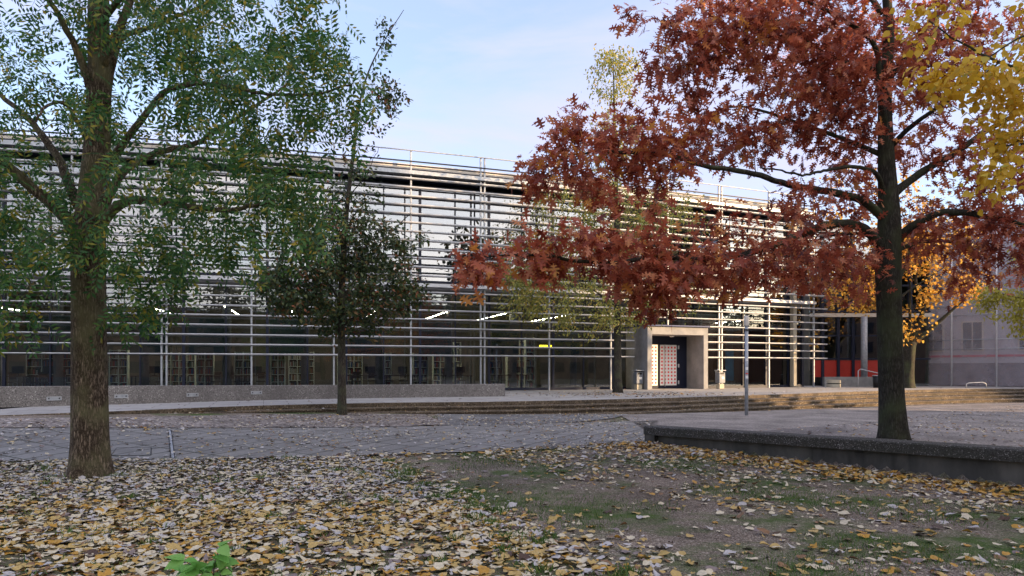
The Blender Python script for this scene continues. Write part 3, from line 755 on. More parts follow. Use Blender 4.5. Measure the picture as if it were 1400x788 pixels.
# ------------------------------------------------------------------ entrance portal
e0 = math.atan2(0.37, 0.93); PT = Vector((math.cos(e0), math.sin(e0), 0)); PN = Vector((PT.y, -PT.x, 0)); PAX = (PT, PN, Z3)
PO = Vector((7.26, 36.6, EYE + G)); PW = 3.95; PH = 3.42; JT = 0.3; PD = 2.2
port = empty('entrance_portal', PO, 'square concrete entrance portal jutting from the library with thin blue roof edge', 'portal')
def pp(u, v, z): return PO + PT * u - PN * v + Z3 * z
mb = MB(); mb.box(pp(JT / 2, PD / 2, (PH - 0.42) / 2), (JT, PD, PH - 0.42), PAX, bev=0.012); part(mb, 'side_wall', M['portal'], port)
mb = MB(); mb.box(pp(PW - JT / 2, PD / 2, (PH - 0.42) / 2), (JT, PD, PH - 0.42), PAX, bev=0.012); part(mb, 'side_wall', M['portal'], port)
mb = MB(); mb.box(pp(PW / 2, PD / 2, PH - 0.22), (PW, PD, 0.44), PAX, bev=0.012); part(mb, 'lintel', M['portal'], port)
mb = MB(); mb.box(pp(PW / 2, PD / 2 - 0.05, PH + 0.04), (PW + 0.12, PD + 0.16, 0.07), PAX); part(mb, 'roof_edge', mat('blue_roof_edge', (0.03, 0.05, 0.14), 0.5), port)
mb = MB(); DV = 1.45
mb.box(pp(PW / 2, DV + 0.12, 1.5), (PW - 2 * JT, 0.05, 2.96), PAX); part(mb, 'door_surround', M['navy'], port)
mb = MB(); mb.tube([pp(2.05, 0.7, PH - 0.46), pp(2.05, 0.7, PH - 0.53)], [0.16, 0.1], 16); part(mb, 'soffit_lamp', M['white'], port, smooth=True)
for k, (u0, u1) in enumerate(((0.5, 1.62), (1.77, 2.9))):
    wd = u1 - u0; fr = MB(); fr.box(pp((u0 + u1) / 2, DV + 0.05, 1.28), (wd + 0.1, 0.05, 2.5), PAX); d_ = part(fr, 'door', M['navy'], port)
    wmb = MB(); wmb.box(pp((u0 + u1) / 2, DV + 0.012, 1.33), (wd - 0.02, 0.02, 2.3), PAX, bev=0.004)
    nx, nz = 5, 11
    for i in range(nx):
        for j in range(nz):
            wmb.box(pp(u0 + wd * (i + 0.6) / (nx + 0.2), DV - 0.002, 0.33 + j * 0.2), (0.1, 0.012, 0.1), PAX, mi=1)
    part(wmb, 'door_panel', [M['white'], M['redsq']], d_)
    hd = MB(); uh = u0 + wd * (0.5 if k == 0 else 0.25)
    hd.tube([pp(uh, DV - 0.07, 0.12), pp(uh, DV - 0.07, 2.5)], 0.022, 8)
    for z in (0.2, 2.4): hd.tube([pp(uh, DV - 0.07, z), pp(uh, DV + 0.02, z)], 0.015, 6)
    part(hd, 'handle', M['alu'], d_, smooth=True)
mb = MB()
for z in (0.35, 1.3, 2.35): mb.box(pp(3.02, DV - 0.0, z), (0.07, 0.05, 0.2), PAX)
part(mb, 'hinge', M['alu'], port)

# litter bins
def bin_(px, py, Z, label, rot):
    b = P(px, py, Z); b.z = HT[0]
    e = empty('litter_bin', b, label, 'litter bin', 'litter bins by the entrance')
    a = rot; ux = Vector((math.cos(a), math.sin(a), 0)); uy = Vector((-ux.y, ux.x, 0)); ax = (ux, uy, Z3)
    mb = MB(); mb.box(b + Z3 * 0.14, (0.34, 0.3, 0.28), ax, bev=0.02); part(mb, 'concrete_foot', M['cream'], e)
    mb = MB(); mb.tube([b + ux * 0.0 + uy * 0.2, b + uy * 0.2 + Z3 * 1.12], 0.03, 8); part(mb, 'pole', M['galv'], e, smooth=True)
    mb = MB(); mb.box(b + Z3 * 0.62, (0.44, 0.36, 0.62), ax, bev=0.03); part(mb, 'body', M['bin'], e)
    mb = MB(); mb.box(b + Z3 * 0.86 - uy * 0.183, (0.26, 0.012, 0.09), ax); part(mb, 'slot', M['black'], e)
    mb = MB(); mb.box(b + Z3 * 1.03, (0.5, 0.42, 0.05), ax, bev=0.015); mb.box(b + Z3 * 0.965 + uy * 0.12, (0.4, 0.1, 0.1), ax); part(mb, 'hood', M['galv'], e)
    mb = MB(); mb.box(b + Z3 * 0.62 - uy * 0.184 + ux * 0.04, (0.15, 0.006, 0.13), ax)
    part(mb, 'sticker', M['white'], e)
bin_(872.5, 533, 36.9, 'grey metal litter bin in front of the left side wall of the portal', 0.35)
bin_(984.5, 532, 38.2, 'grey metal litter bin on a cream foot right of the portal', 0.4)

# pole in the court
Wp = W(1020.5, 569); gz = float(ground(*Wp)); hb = EYE + (505 - 432) / F * Wp[1]
e = empty('metal_pole', (Wp[0], Wp[1], gz), 'tall slim galvanised pole with stickers standing before the steps', 'pole')
mb = MB(); mb.tube([(Wp[0], Wp[1], gz - 0.1), (Wp[0], Wp[1], hb - 0.35)], 0.06, 14); part(mb, 'shaft', M['galv'], e, smooth=True)
mb = MB(); mb.tube([(Wp[0], Wp[1], hb - 0.35), (Wp[0], Wp[1], hb - 0.33), (Wp[0], Wp[1], hb - 0.04), (Wp[0], Wp[1], hb)], [0.085, 0.085, 0.085, 0.05], 14); part(mb, 'cap', M['fascia'], e, smooth=True)
mb = MB(); mb.tube([(Wp[0], Wp[1], hb - 0.5), (Wp[0], Wp[1], hb - 0.47)], 0.1, 14); part(mb, 'clamp', M['black'], e)
for z, c in ((1.9, 'white'), (1.6, 'white'), (1.45, 'redsq'), (1.3, 'white')):
    mb = MB(); vs = [(Wp[0] + 0.062 * math.sin(a), Wp[1] - 0.062 * math.cos(a), gz + z + dz) for dz in (0, 0.1 if c == 'white' else 0.04) for a in np.linspace(-0.9, 0.7, 6)]
    mb.add(vs, [[i, i + 1, i + 7, i + 6] for i in range(5)]); part(mb, 'sticker', M[c], e)

# ------------------------------------------------------------------ low concrete wall with recessed lights
wl = [(-26, 10.5), (-19, 15.9), (-14.7, 19.5), (-11.9, 21.7), (-9.2, 24.0), (-5.2, 26.0), (-0.28, 27.7)]
wt = [0.50, 0.50, 0.50, 0.525, 0.57, 0.595, 0.60]
Wc = resample([(a, b, h) for (a, b), h in zip(wl, wt)], 90)
vs = []; fs = []
for i in range(90):
    a = Wc[max(i - 1, 0)]; b = Wc[min(i + 1, 89)]; t = (b - a)[:2]; t /= np.linalg.norm(t); n = np.array([-t[1], t[0]])
    x, y, d = Wc[i]; zt = EYE - d
    for (o, z) in ((0, HT[0] - 0.1), (0, zt - 0.012), (0.012, zt), (0.288, zt), (0.3, zt - 0.012), (0.3, HT[0] - 0.1)):
        vs.append((x + n[0] * o, y + n[1] * o, z))
for i in range(89):
    for q in range(6):
        q2 = (q + 1) % 6; fs.append([i * 6 + q, (i + 1) * 6 + q, (i + 1) * 6 + q2, i * 6 + q2])
fs.append(list(range(6))); fs.append([89 * 6 + q for q in range(6)][::-1])
tag(mesh_obj('concrete_wall', vs, fs, M['aggr']), 'long low grey speckled concrete wall curving in front of the library glass on the left', 'wall')
for k, (px, py, lab) in enumerate(((68, 545, 'left of the big left trunk'), (166, 542, 'just right of the big left trunk'), (261, 540, 'midway between trunk and slim tree'), (351, 537, 'rightmost, nearest the slim dark-crowned tree'))):
    q = min(range(1, 89), key=lambda i: abs(700 + F * Wc[i][0] / Wc[i][1] - px))
    x, y, _ = Wc[q]; t = (Wc[q + 1] - Wc[q - 1])[:2]; t /= np.linalg.norm(t)
    T_ = Vector((t[0], t[1], 0)); N_ = Vector((t[1], -t[0], 0)); c = Vector((x, y, EYE + (505 - py) / F * y)) + N_ * 0.012; ax = (T_, N_, Z3)
    e = empty('wall_light', c, 'small oblong light fitting set in the low wall, %s' % lab, 'wall light', 'lights in the low concrete wall')
    mb = MB()
    mb.box(c + Z3 * 0.05, (0.36, 0.03, 0.015), ax); mb.box(c - Z3 * 0.05, (0.36, 0.03, 0.015), ax)
    mb.box(c + T_ * 0.18, (0.015, 0.03, 0.115), ax); mb.box(c - T_ * 0.18, (0.015, 0.03, 0.115), ax); part(mb, 'frame', M['alu'], e)
    mb = MB(); mb.box(c - N_ * 0.004, (0.34, 0.016, 0.09), ax); part(mb, 'lens', M['galv'], e)
    mb = MB()
    for s_ in (-0.13, 0.13): mb.box(c + T_ * s_ + N_ * 0.008, (0.03, 0.01, 0.04), ax)
    part(mb, 'screw_plate', M['black'], e)

# ------------------------------------------------------------------ low retaining wall, right foreground
e = empty('retaining_wall', (float(WL0[0]), float(WL0[1]), 0), 'low dark retaining wall with thick speckled cap running toward the right corner', 'wall')
WDv = Vector((WD[0], WD[1], 0)); WNv = Vector((WN[0], WN[1], 0))
def wpt(s, t, dep): return (float(WL0[0] + WD[0] * s + WN[0] * t), float(WL0[1] + WD[1] * s + WN[1] * t), EYE - dep)
def dtop(s): return 1.187 - 0.107 * s / 6.48
mb = MB(); ns = 60; vs = []; fs = []
ss = np.linspace(-0.05, WLEN, ns)
prn = np.random.default_rng(3)
for s_ in ss:
    j = prn.normal(0, 0.002, 8)
    d0 = dtop(s_)
    prof = [(-0.04, d0 + 0.17), (-0.05 + j[0] * 2, d0 + 0.02), (-0.03, d0 + j[1]), (0.2, d0 + j[2] - 0.003), (0.40, d0 + j[3]), (0.42, d0 + 0.02), (0.42, d0 + 0.17)]
    vs += [wpt(s_, a, b) for a, b in prof]
for i in range(ns - 1):
    for q in range(7):
        q2 = (q + 1) % 7; fs.append([i * 7 + q, i * 7 + q2, (i + 1) * 7 + q2, (i + 1) * 7 + q])
fs.append(list(range(7))[::-1]); fs.append([(ns - 1) * 7 + q for q in range(7)])
mb.add(vs, fs); part(mb, 'cap', M['aggr_dark'], e)
mb = MB()
edges = [0.22, 3.5, WLEN]
for a, b in zip(edges, edges[1:]):
    vs = [wpt(q, t_, d_) for q in (a + 0.003, b - 0.003) for (t_, d_) in ((0.09, dtop(q) + 0.168), (0.36, dtop(q) + 0.168), (0.36, 1.75), (0.09, 1.75))]
    mb.add(vs, [[0, 1, 2, 3], [7, 6, 5, 4], [0, 4, 5, 1], [1, 5, 6, 2], [2, 6, 7, 3], [3, 7, 4, 0]])
part(mb, 'wall_face', M['wallface'], e)
mb = MB(); vs = [wpt(q, t_, d_) for q in (-0.03, 0.219) for (t_, d_) in ((-0.03, dtop(q) + 0.168), (0.38, dtop(q) + 0.168), (0.38, 1.75), (-0.03, 1.75))]
mb.add(vs, [[0, 1, 2, 3], [7, 6, 5, 4], [0, 4, 5, 1], [1, 5, 6, 2], [2, 6, 7, 3], [3, 7, 4, 0]]); part(mb, 'end_block', M['wallface'], e)

# ------------------------------------------------------------------ entrance hall on the far right
hx0, hx1, hy = 19.6, 27.5, 45.0
hall = empty('entrance_hall', ((hx0 + hx1) / 2, hy, HT[0]), 'dark framed glass hall with red lower panels behind the right end of the library', 'building')
def hb_(name, m, boxes, **k):
    mb = MB()
    for (x0, x1, y0, y1, z0, z1) in boxes: mb.box(((x0 + x1) / 2, (y0 + y1) / 2, EYE + (z0 + z1) / 2), (x1 - x0, y1 - y0, z1 - z0))
    return part(mb, name, m, hall, **k)
hb_('plinth', M['concrete'], [(hx0, 23.6, hy - 2.2, hy - 1.9, G, -0.48)])
hb_('roof', M['galv'], [(hx0, hx1, hy - 0.3, hy + 9, 9.0, 9.3)])
hb_('back_wall', M['wall_in'], [(hx0, hx1, hy + 6, hy + 6.2, G, 9)])
hb_('side_wall', M['wall_in'], [(hx0, hx0 + 0.2, hy + 0.1, hy + 6, G, 9)]); hb_('side_wall', M['wall_in'], [(hx1 - 0.2, hx1, hy + 0.1, hy + 6, G, 9)])
hb_('canopy_beam', M['fascia'], [(hx0, hx1, hy - 0.35, hy - 0.05, 3.42, 3.66)])
hb_('floor', M['floor_in'], [(hx0 + .2, hx1 - .2, hy + 0.1, hy + 6, G + 0.01, G + 0.06), (hx0 + .2, hx1 - .2, hy + 0.1, hy + 6, 3.5, 3.7)])
for (x0, x1) in ((19.9, 20.35), (20.5, 21.35), (21.55, 22.35), (22.5, 22.95), (23.1, 24.3), (24.5, 25.7)):
    hb_('red_panel', M['red'], [(x0, x1, hy - 0.1, hy - 0.06, -0.52, 0.58)])
hb_('glass', M['glass_low'], [(hx0, hx1, hy - 0.02, hy, -1.1, 3.4)]); hb_('glass', M['glass_up'], [(hx0, hx1, hy - 0.02, hy, 3.7, 9.0)])
for x in (20.42, 21.45, 22.42, 24.4, 26.2): hb_('mullion', M['navy'], [(x - 0.09, x + 0.09, hy - 0.18, hy - 0.02, G, 9)])
for z in (0.68, 2.2, 3.8, 5.5, 7.2): hb_('transom', M['navy'], [(hx0, hx1, hy - 0.16, hy - 0.02, z - 0.05, z + 0.05)])
mb = MB(); mb.tube([(22.75, hy - 0.9, HT[0]), (22.75, hy - 0.9, EYE + 3.4)], 0.2, 18); part(mb, 'column', M['galv'], hall, smooth=True)
# handrail
e = empty('handrail', (21.3, 42.2, HT[0]), 'bent steel handrail in front of the red panels beside the oak trunk', 'handrail')
mb = MB(); mb.tube([(21.3, 42.0, HT[0]), (21.3, 42.0, HT[0] + 1.0), (21.45, 42.0, HT[0] + 1.1), (22.6, 41.6, HT[0] + 0.8), (22.6, 41.6, HT[0])], 0.03, 8); part(mb, 'tube', M['alu'], e, smooth=True)
e = empty('litter_bin', (21.6, 40.4, HT[0]), 'small dark litter bin half hidden by the oak trunk near the handrail', 'litter bin')
mb = MB(); mb.tube([(21.6, 40.4, HT[0]), (21.6, 40.4, HT[0] + 0.7)], [0.2, 0.24], 14); part(mb, 'body', M['black'], e, smooth=True)
mb = MB(); mb.tube([(21.6, 40.4, HT[0] + 0.7), (21.6, 40.4, HT[0] + 0.75)], 0.26, 14); part(mb, 'rim', M['galv'], e)
e = empty('concrete_planter', (19.6, 41.6, HT[0]), 'short round cream concrete planter with dark band at the foot of the hall plinth', 'planter')
mb = MB(); mb.tube([(19.6, 41.6, HT[0]), (19.6, 41.6, HT[0] + 0.2)], 0.4, 24); mb.tube([(19.6, 41.6, HT[0] + 0.26), (19.6, 41.6, HT[0] + 0.44)], 0.4, 24); part(mb, 'ring', M['cream'], e)
mb = MB(); mb.tube([(19.6, 41.6, HT[0] + 0.2), (19.6, 41.6, HT[0] + 0.26)], 0.36, 24); part(mb, 'band', M['black'], e)

# ------------------------------------------------------------------ netted scaffold building
S0 = Vector((27.0, 46.6, HT[0])); S1 = Vector((35.6, 37.1, HT[0])); ST = (S1 - S0).normalized(); SN = Vector((ST.y, -ST.x, 0)); SL = (S1 - S0).length
SN = -SN if SN.y > 0 else SN; SAX = (ST, SN, Z3); SH_ = 11.0
house = empty('plaster_building', (S0 + S1) / 2 - SN * 2, 'pale plaster building with dark windows and red string course veiled by scaffold netting', 'building')
def sb(mb, u, o, z, su, so_, sz): mb.box(S0 + ST * u + SN * o + Z3 * z, (su, so_, sz), SAX)
mb = MB(); sb(mb, SL / 2, -5, 1.9 + (SH_ - 1.9) / 2, SL, 8, SH_ - 1.9); part(mb, 'wall', M['plaster'], house)
mb = MB(); sb(mb, SL / 2, -4.98, 0.75, SL, 8, 1.5); part(mb, 'plinth', M['plinth'], house)
mb = MB(); sb(mb, SL / 2, -4.97, 1.7, SL, 8.04, 0.4); part(mb, 'wall_base', M['plaster'], house)
mb = MB(); sb(mb, SL / 2, -4.96, 1.96, SL, 8.1, 0.14); part(mb, 'string_course', M['redband'], house)
for z in (3.25, 6.6, 9.3):
    for u in (1.3, 3.55, 6.6, 9.2, 11.6):
        fr = MB(); sb(fr, u, -0.98, z, 1.25, 0.1, 2.0 if z < 9 else 1.3); f_ = part(fr, 'window', M['fascia'], house)
        fr = MB()
        for du in (-0.28, 0.28): sb(fr, u + du, -0.93, z, 0.48, 0.04, (2.0 if z < 9 else 1.3) - 0.2)
        part(fr, 'pane', M['winglass'], f_)
sc_ = empty('scaffold', (S0 + S1) / 2, 'metal scaffold hung with grey translucent netting on the far right', 'scaffold')
us = np.arange(0.2, SL, 2.45)
for u in us:
    mb = MB(); mb.tube([S0 + ST * u + SN * 0.12, S0 + ST * u + SN * 0.12 + Z3 * SH_], 0.05, 8); part(mb, 'pole', M['pale'], sc_, smooth=True)
for z in (2.4, 3.0, 4.6, 5.2, 6.8, 7.4, 9.0, 9.6):
    mb = MB(); mb.tube([S0 + SN * 0.02 + Z3 * z, S1 + SN * 0.02 + Z3 * z], 0.026, 6); part(mb, 'rail', M['alu'], sc_, smooth=True)
mb = MB(); nu, nv = 110, 60; vs = []
for j in range(nv + 1):
    for i in range(nu + 1):
        u = SL * i / nu; z = 0.05 + (SH_ - 0.1) * j / nv
        dd = -0.03 + 0.03 * math.sin(u * 2.565) * math.sin(z * 1.3 + u) + 0.02 * math.sin(u * 5 + z * 2.2) + 0.01 * math.sin(u * 11 - z * 4)
        vs.append(S0 + ST * u + SN * (dd - 0.08) + Z3 * z)
mb.add(vs, [[j * (nu + 1) + i, j * (nu + 1) + i + 1, (j + 1) * (nu + 1) + i + 1, (j + 1) * (nu + 1) + i] for j in range(nv) for i in range(nu)])
part(mb, 'netting', M['net'], sc_, smooth=True)
for k, px in enumerate((1334,)):
    c = P(px, 528, 39); c.z = HT[0]
    e = empty('bicycle_hoop', c, 'low bent steel bicycle hoop in front of the netted scaffold', 'bicycle stand')
    mb = MB(); mb.tube([c + Vector((-0.55, 0, 0)), c + Vector((-0.55, 0, 0.26)), c + Vector((-0.4, 0, 0.32)), c + Vector((0.4, 0, 0.35)), c + Vector((0.58, 0, 0.26)), c + Vector((0.62, 0, 0))], 0.025, 8); part(mb, 'tube', M['galv'], e, smooth=True)

# ------------------------------------------------------------------ instanced small shapes
def inst_mesh(name, tv, tf, C, Fw, Nn, S, mats, parent=None, offset=None, mi=None):
    C = np.asarray(C, float); n = len(C); tv = np.asarray(tv, float)
    Fw = Fw / np.linalg.norm(Fw, axis=1)[:, None]
    Nn = Nn - (Nn * Fw).sum(1)[:, None] * Fw; Nn /= np.maximum(np.linalg.norm(Nn, axis=1)[:, None], 1e-6)
    Sd = np.cross(Fw, Nn)
    S = np.asarray(S, float).reshape(n, 1)
    V = C[:, None, :] + S[:, :, None] * (tv[None, :, 0:1] * Sd[:, None, :] + tv[None, :, 1:2] * Fw[:, None, :] + tv[None, :, 2:3] * Nn[:, None, :])
    if offset is not None: V = V + np.asarray(offset)[None, None, :]
    V = V.reshape(-1, 3); k = len(tv)
    lt = np.array([len(f) for f in tf]); li = np.concatenate([np.array(f) for f in tf])
    loops = (li[None, :] + (np.arange(n) * k)[:, None]).ravel()
    tot = np.tile(lt, n); start = np.concatenate([[0], np.cumsum(tot)[:-1]])
    me = bpy.data.meshes.new(name)
    me.vertices.add(len(V)); me.vertices.foreach_set('co', V.ravel().astype(np.float32))
    me.loops.add(len(loops)); me.loops.foreach_set('vertex_index', loops.astype(np.int32))
    me.polygons.add(len(tot)); me.polygons.foreach_set('loop_start', start.astype(np.int32)); me.polygons.foreach_set('loop_total', tot.astype(np.int32))
    for m in (mats if isinstance(mats, (list, tuple)) else [mats]): me.materials.append(m)
    if mi is not None: me.polygons.foreach_set('material_index', np.repeat(mi, len(tf)).astype(np.int32))
    me.update(calc_edges=True); me.validate()
    o = bpy.data.objects.new(name, me); COL.objects.link(o)
    if parent:
        o.parent = parent; o.location = -Vector(parent.location)
    return o

# leaf templates: along +y, normal +z, length 1
def oak_leaf():
    half = [(0.02, 0.0), (0.03, 0.16), (0.17, 0.14), (0.24, 0.22), (0.07, 0.30), (0.08, 0.36), (0.30, 0.36), (0.40, 0.50), (0.26, 0.48), (0.10, 0.53), (0.10, 0.60), (0.28, 0.68), (0.30, 0.80), (0.16, 0.72), (0.07, 0.78), (0.10, 0.90), (0.0, 1.0)]
    v = [(0, 0, 0), (0, 1.0, -0.12)]
    rgt = []; lft = []
    for x, y in half[:-1]:
        z = 0.25 * x - 0.12 * y * y - 0.15 * (x * 2) ** 2
        rgt.append(len(v)); v.append((x, y, z)); lft.append(len(v)); v.append((-x, y, z))
    mid = []
    for y in (0.33, 0.66): mid.append(len(v)); v.append((0, y, -0.12 * y * y))
    f = [[0] + rgt + [1] + mid[::-1], ([0] + lft + [1] + mid[::-1])[::-1]]
    return v, f
def simple_leaf(w=0.36, fold=0.18, curl=0.15, tip=0.5):
    ys = [0.0, 0.18, 0.42, 0.7, 1.0]; ws = [0.02, w * 0.85, w, w * tip, 0.0]
    v = [(0, y, -curl * y * y) for y in ys]; a = []; b = []
    for y, q in list(zip(ys, ws))[1:4]:
        a.append(len(v)); v.append((q, y, fold * q - curl * y * y)); b.append(len(v)); v.append((-q, y, fold * q - curl * y * y))
    f = [[0, a[0], a[1], a[2], 4, 3, 2, 1], [1, 2, 3, 4, b[2], b[1], b[0], 0]]
    return v, f
def pinnate(n=5, droop=0.35):
    v = []; f = []
    def lf(p, d, L, w):
        b = len(v); s = Vector((-d.y, d.x, 0)).normalized() if abs(d.x) + abs(d.y) > 0 else Vector((1, 0, 0))
        q = [p, p + d * L * 0.5 + s * w, p + d * L, p + d * L * 0.5 - s * w]
        v.extend([tuple(x) for x in q]); f.append([b, b + 1, b + 2, b + 3])
    for i in range(n):
        y = 0.2 + 0.72 * i / (n - 1); z = -droop * y * y
        for s in (-1, 1):
            d = Vector((s * 0.9, 0.45, -0.35)).normalized(); lf(Vector((s * 0.01, y, z)), d, 0.30, 0.055)
    lf(Vector((0, 0.95, -droop * 0.9)), Vector((0, 0.9, -0.5)).normalized(), 0.28, 0.055)
    b = len(v); v.extend([(-0.008, 0, 0), (0.008, 0, 0), (0.004, 0.95, -droop * 0.9), (-0.004, 0.95, -droop * 0.9)]); f.append([b, b + 1, b + 2, b + 3])
    return v, f
def fan_leaf():      # roundish, toothed leaf, curled (litter)
    v = [(0, 0.45, 0.0)]; n = 11
    for i in range(n):
        a = -math.pi / 2 + 2 * math.pi * (i + 0.5) / n; r = 0.5 * (1 + 0.09 * math.sin(i * 2.7)) * (1.15 if i == n // 2 else 1)
        x, y = r * 0.85 * math.cos(a), 0.5 + r * math.sin(a)
        v.append((x, y, 0.22 * x * x * 4 * 0.5 + 0.10 * (y - 0.5) + 0.03 * math.sin(i * 1.9)))
    f = [[0, 1 + i, 1 + (i + 1) % n] for i in range(n)]
    return v, f

# ------------------------------------------------------------------ trees
def tree(name, label, cat, base, trunk, limbs, blobs, bark, leaf, leafm, size, per, spread, droop=0.4, group=None,
         tw=0.012, trunk_seg=24, flute=0.05, leaf_back=0.55, seed=1, twist=1.0, up=0.4, part_names=('trunk', 'branches', 'crown')):
    rs = np.random.default_rng(seed); rr = random.Random(seed)
    e = empty(name, base, label, cat, group)
    ph = [rs.uniform(0, 6.28) for _ in range(6)]
    tp = resample([tuple(p) for p, r in trunk], max(20, 6 * len(trunk)))
    tl = np.concatenate([[0], np.cumsum(np.linalg.norm(np.diff([tuple(p) for p, r in trunk], axis=0), axis=1))])
    q = np.concatenate([[0], np.cumsum(np.linalg.norm(np.diff(tp, axis=0), axis=1))]); tr = np.interp(q, tl, [r for p, r in trunk])
    def dsp(i, a):
        z = q[i]
        return 1 + flute * (math.sin(a * 3 + ph[0] + z * 0.3) * 0.6 + math.sin(a * 7 + ph[1] + 0.5 * math.sin(z * 1.7)) * 0.45 + math.sin(a * 13 + ph[2] + math.sin(z * 3)) * 0.3) \
            + 0.26 * math.exp(-z / 0.2) * (0.5 + 0.5 * math.sin(a * 5 + ph[3]))
    mb = MB(); mb.tube([Vector(p) for p in tp], list(tr), trunk_seg, disp=dsp)
    part(mb, part_names[0], bark, e, smooth=True)
    nodes = [(Vector(p), r) for p, r in zip(tp, tr)]
    br = MB(); main = []
    for pts, r0, r1 in limbs:
        lp = resample([tuple(p) for p in pts], 8 * len(pts))
        n = len(lp); wob = np.cumsum(rs.normal(0, 0.012, (n, 3)), axis=0); wob -= np.linspace(0, 1, n)[:, None] * wob[-1] * 0.3
        lp = lp + wob * (np.linspace(0, 1, n)[:, None])
        rad = [r0 + (r1 - r0) * (i / (n - 1)) ** 0.8 for i in range(n)]
        br.tube([Vector(p) for p in lp], rad, 9, disp=lambda i, a: 1 + 0.08 * math.sin(3 * a + i))
        nodes += [(Vector(p), r) for p, r in zip(lp[2:], rad[2:])]
    cl = []
    for (px, py, Z, rx, ry, rz, n) in blobs:
        c = P(px, py, Z)
        for _ in range(n):
            d = rs.normal(0, 1, 3); d /= np.linalg.norm(d); r = rs.uniform(0.15, 1) ** 0.5
            cl.append(c + Vector((d[0] * r * rx / F * Z, d[1] * r * rz, d[2] * r * ry / F * Z)))
    def dist0(c): return min((c - p).length for p, r in nodes[::2])
    cl.sort(key=dist0)
    root_n = len(tp)
    LC = []; LF = []; LN = []
    allp = [p for p, r in nodes]; allr = [r for p, r in nodes]
    i = 0; B = 40
    while i < len(cl):
        kd = kdtree.KDTree(len(allp))
        for j, p in enumerate(allp): kd.insert(p, j)
        kd.balance()
        for c in cl[i:i + B]:
            cand = kd.find_n(c, 6)
            j = min(cand, key=lambda t: t[2] + (0.4 if t[1] < root_n * 0.35 else 0) + max(0, allp[t[1]].z - c.z) * 0.35)[1]
            p = allp[j]; L_ = (c - p).length
            if L_ < 0.03: continue
            rb = min(allr[j] * 0.6, tw * 0.5 + tw * 0.75 * L_); nseg = max(3, min(9, int(L_ / 0.18)))
            d = (c - p); sag = Vector((rs.normal(0, 0.09) * L_, rs.normal(0, 0.09) * L_, (up * 0.35 + rs.normal(0, 0.06)) * L_))
            pts = [p + d * (t / nseg) + sag * math.sin(math.pi * t / nseg) + Vector(tuple(rs.normal(0, 0.018, 3))) * (1 if 0 < t < nseg else 0) for t in range(nseg + 1)]
            rad = [rb + (tw * 0.3 - rb) * (t / nseg) for t in range(nseg + 1)]
            br.tube(pts, [max(r_, tw * 0.25) for r_ in rad], 5, cap=False)
            for t in range(1, nseg + 1): allp.append(pts[t]); allr.append(rad[t])
            for _ in range(per):
                t = 1 - leaf_back * rs.random() ** 1.4; f_ = t * nseg; k = min(int(f_), nseg - 1)
                q_ = pts[k] + (pts[k + 1] - pts[k]) * (f_ - k) + Vector(tuple(rs.normal(0, spread, 3)))
                o = Vector(tuple(rs.normal(0, 1, 3))) * twist + d.normalized() * 0.8; o.z -= droop
                LC.append(q_); LF.append(o); LN.append(Vector((rs.normal(0, 0.6), rs.normal(0, 0.6) - 0.25, 0.8)))
        i += B
    part(br, part_names[1], bark, e, smooth=True)
    n = len(LC)
    o = inst_mesh(part_names[2], leaf[0], leaf[1], np.array([tuple(c) for c in LC]), np.array([tuple(c) for c in LF]) + 1e-4, np.array([tuple(c) for c in LN]),
                  rs.uniform(size[0], size[1], n), leafm, e)
    return e

OAK = oak_leaf(); SIMP = simple_leaf(); PIN = pinnate(); NARR = simple_leaf(0.22, 0.15, 0.2, 0.6); FAN = fan_leaf()
LM = {}
LM['locust'] = leafmat('locust_leaf', [(0, (0.03, 0.09, 0.032)), (0.4, (0.06, 0.16, 0.045)), (0.75, (0.11, 0.21, 0.045)), (0.9, (0.25, 0.25, 0.04)), (1, (0.4, 0.3, 0.04))], 0.5)
LM['dark'] = leafmat('dark_green_leaf', [(0, (0.022, 0.04, 0.015)), (0.5, (0.045, 0.08, 0.028)), (0.8, (0.10, 0.12, 0.03)), (0.92, (0.16, 0.10, 0.03)), (1, (0.25, 0.09, 0.04))], 0.3, var=0.5, nscale=0.9)
LM['oak'] = leafmat('red_oak_leaf', [(0, (0.14, 0.035, 0.025)), (0.3, (0.33, 0.07, 0.038)), (0.65, (0.52, 0.145, 0.075)), (0.88, (0.62, 0.24, 0.13)), (1, (0.64, 0.28, 0.06))], 0.52, rough=0.34, var=0.5, nscale=0.5)
LM['yg'] = leafmat('yellow_green_leaf', [(0, (0.16, 0.19, 0.05)), (0.5, (0.32, 0.32, 0.08)), (0.85, (0.48, 0.42, 0.1)), (1, (0.5, 0.3, 0.07))], 0.4)
LM['orange'] = leafmat('orange_yellow_leaf', [(0, (0.6, 0.27, 0.04)), (0.5, (0.72, 0.4, 0.06)), (1, (0.75, 0.5, 0.1))], 0.45)
LM['yellow'] = leafmat('bright_yellow_leaf', [(0, (0.55, 0.33, 0.025)), (0.5, (0.74, 0.47, 0.04)), (0.92, (0.8, 0.56, 0.08)), (1, (0.4, 0.38, 0.06))], 0.45)
LM['lime'] = leafmat('lime_yellow_leaf', [(0, (0.3, 0.28, 0.04)), (1, (0.5, 0.42, 0.06))], 0.45)
LM['green'] = leafmat('fresh_green_leaf', [(0, (0.16, 0.40, 0.08)), (1, (0.28, 0.52, 0.14))], 0.4)
LM['back'] = leafmat('dull_green_leaf', [(0, (0.02, 0.03, 0.012)), (0.7, (0.05, 0.06, 0.02)), (1, (0.12, 0.1, 0.03))], 0.3)

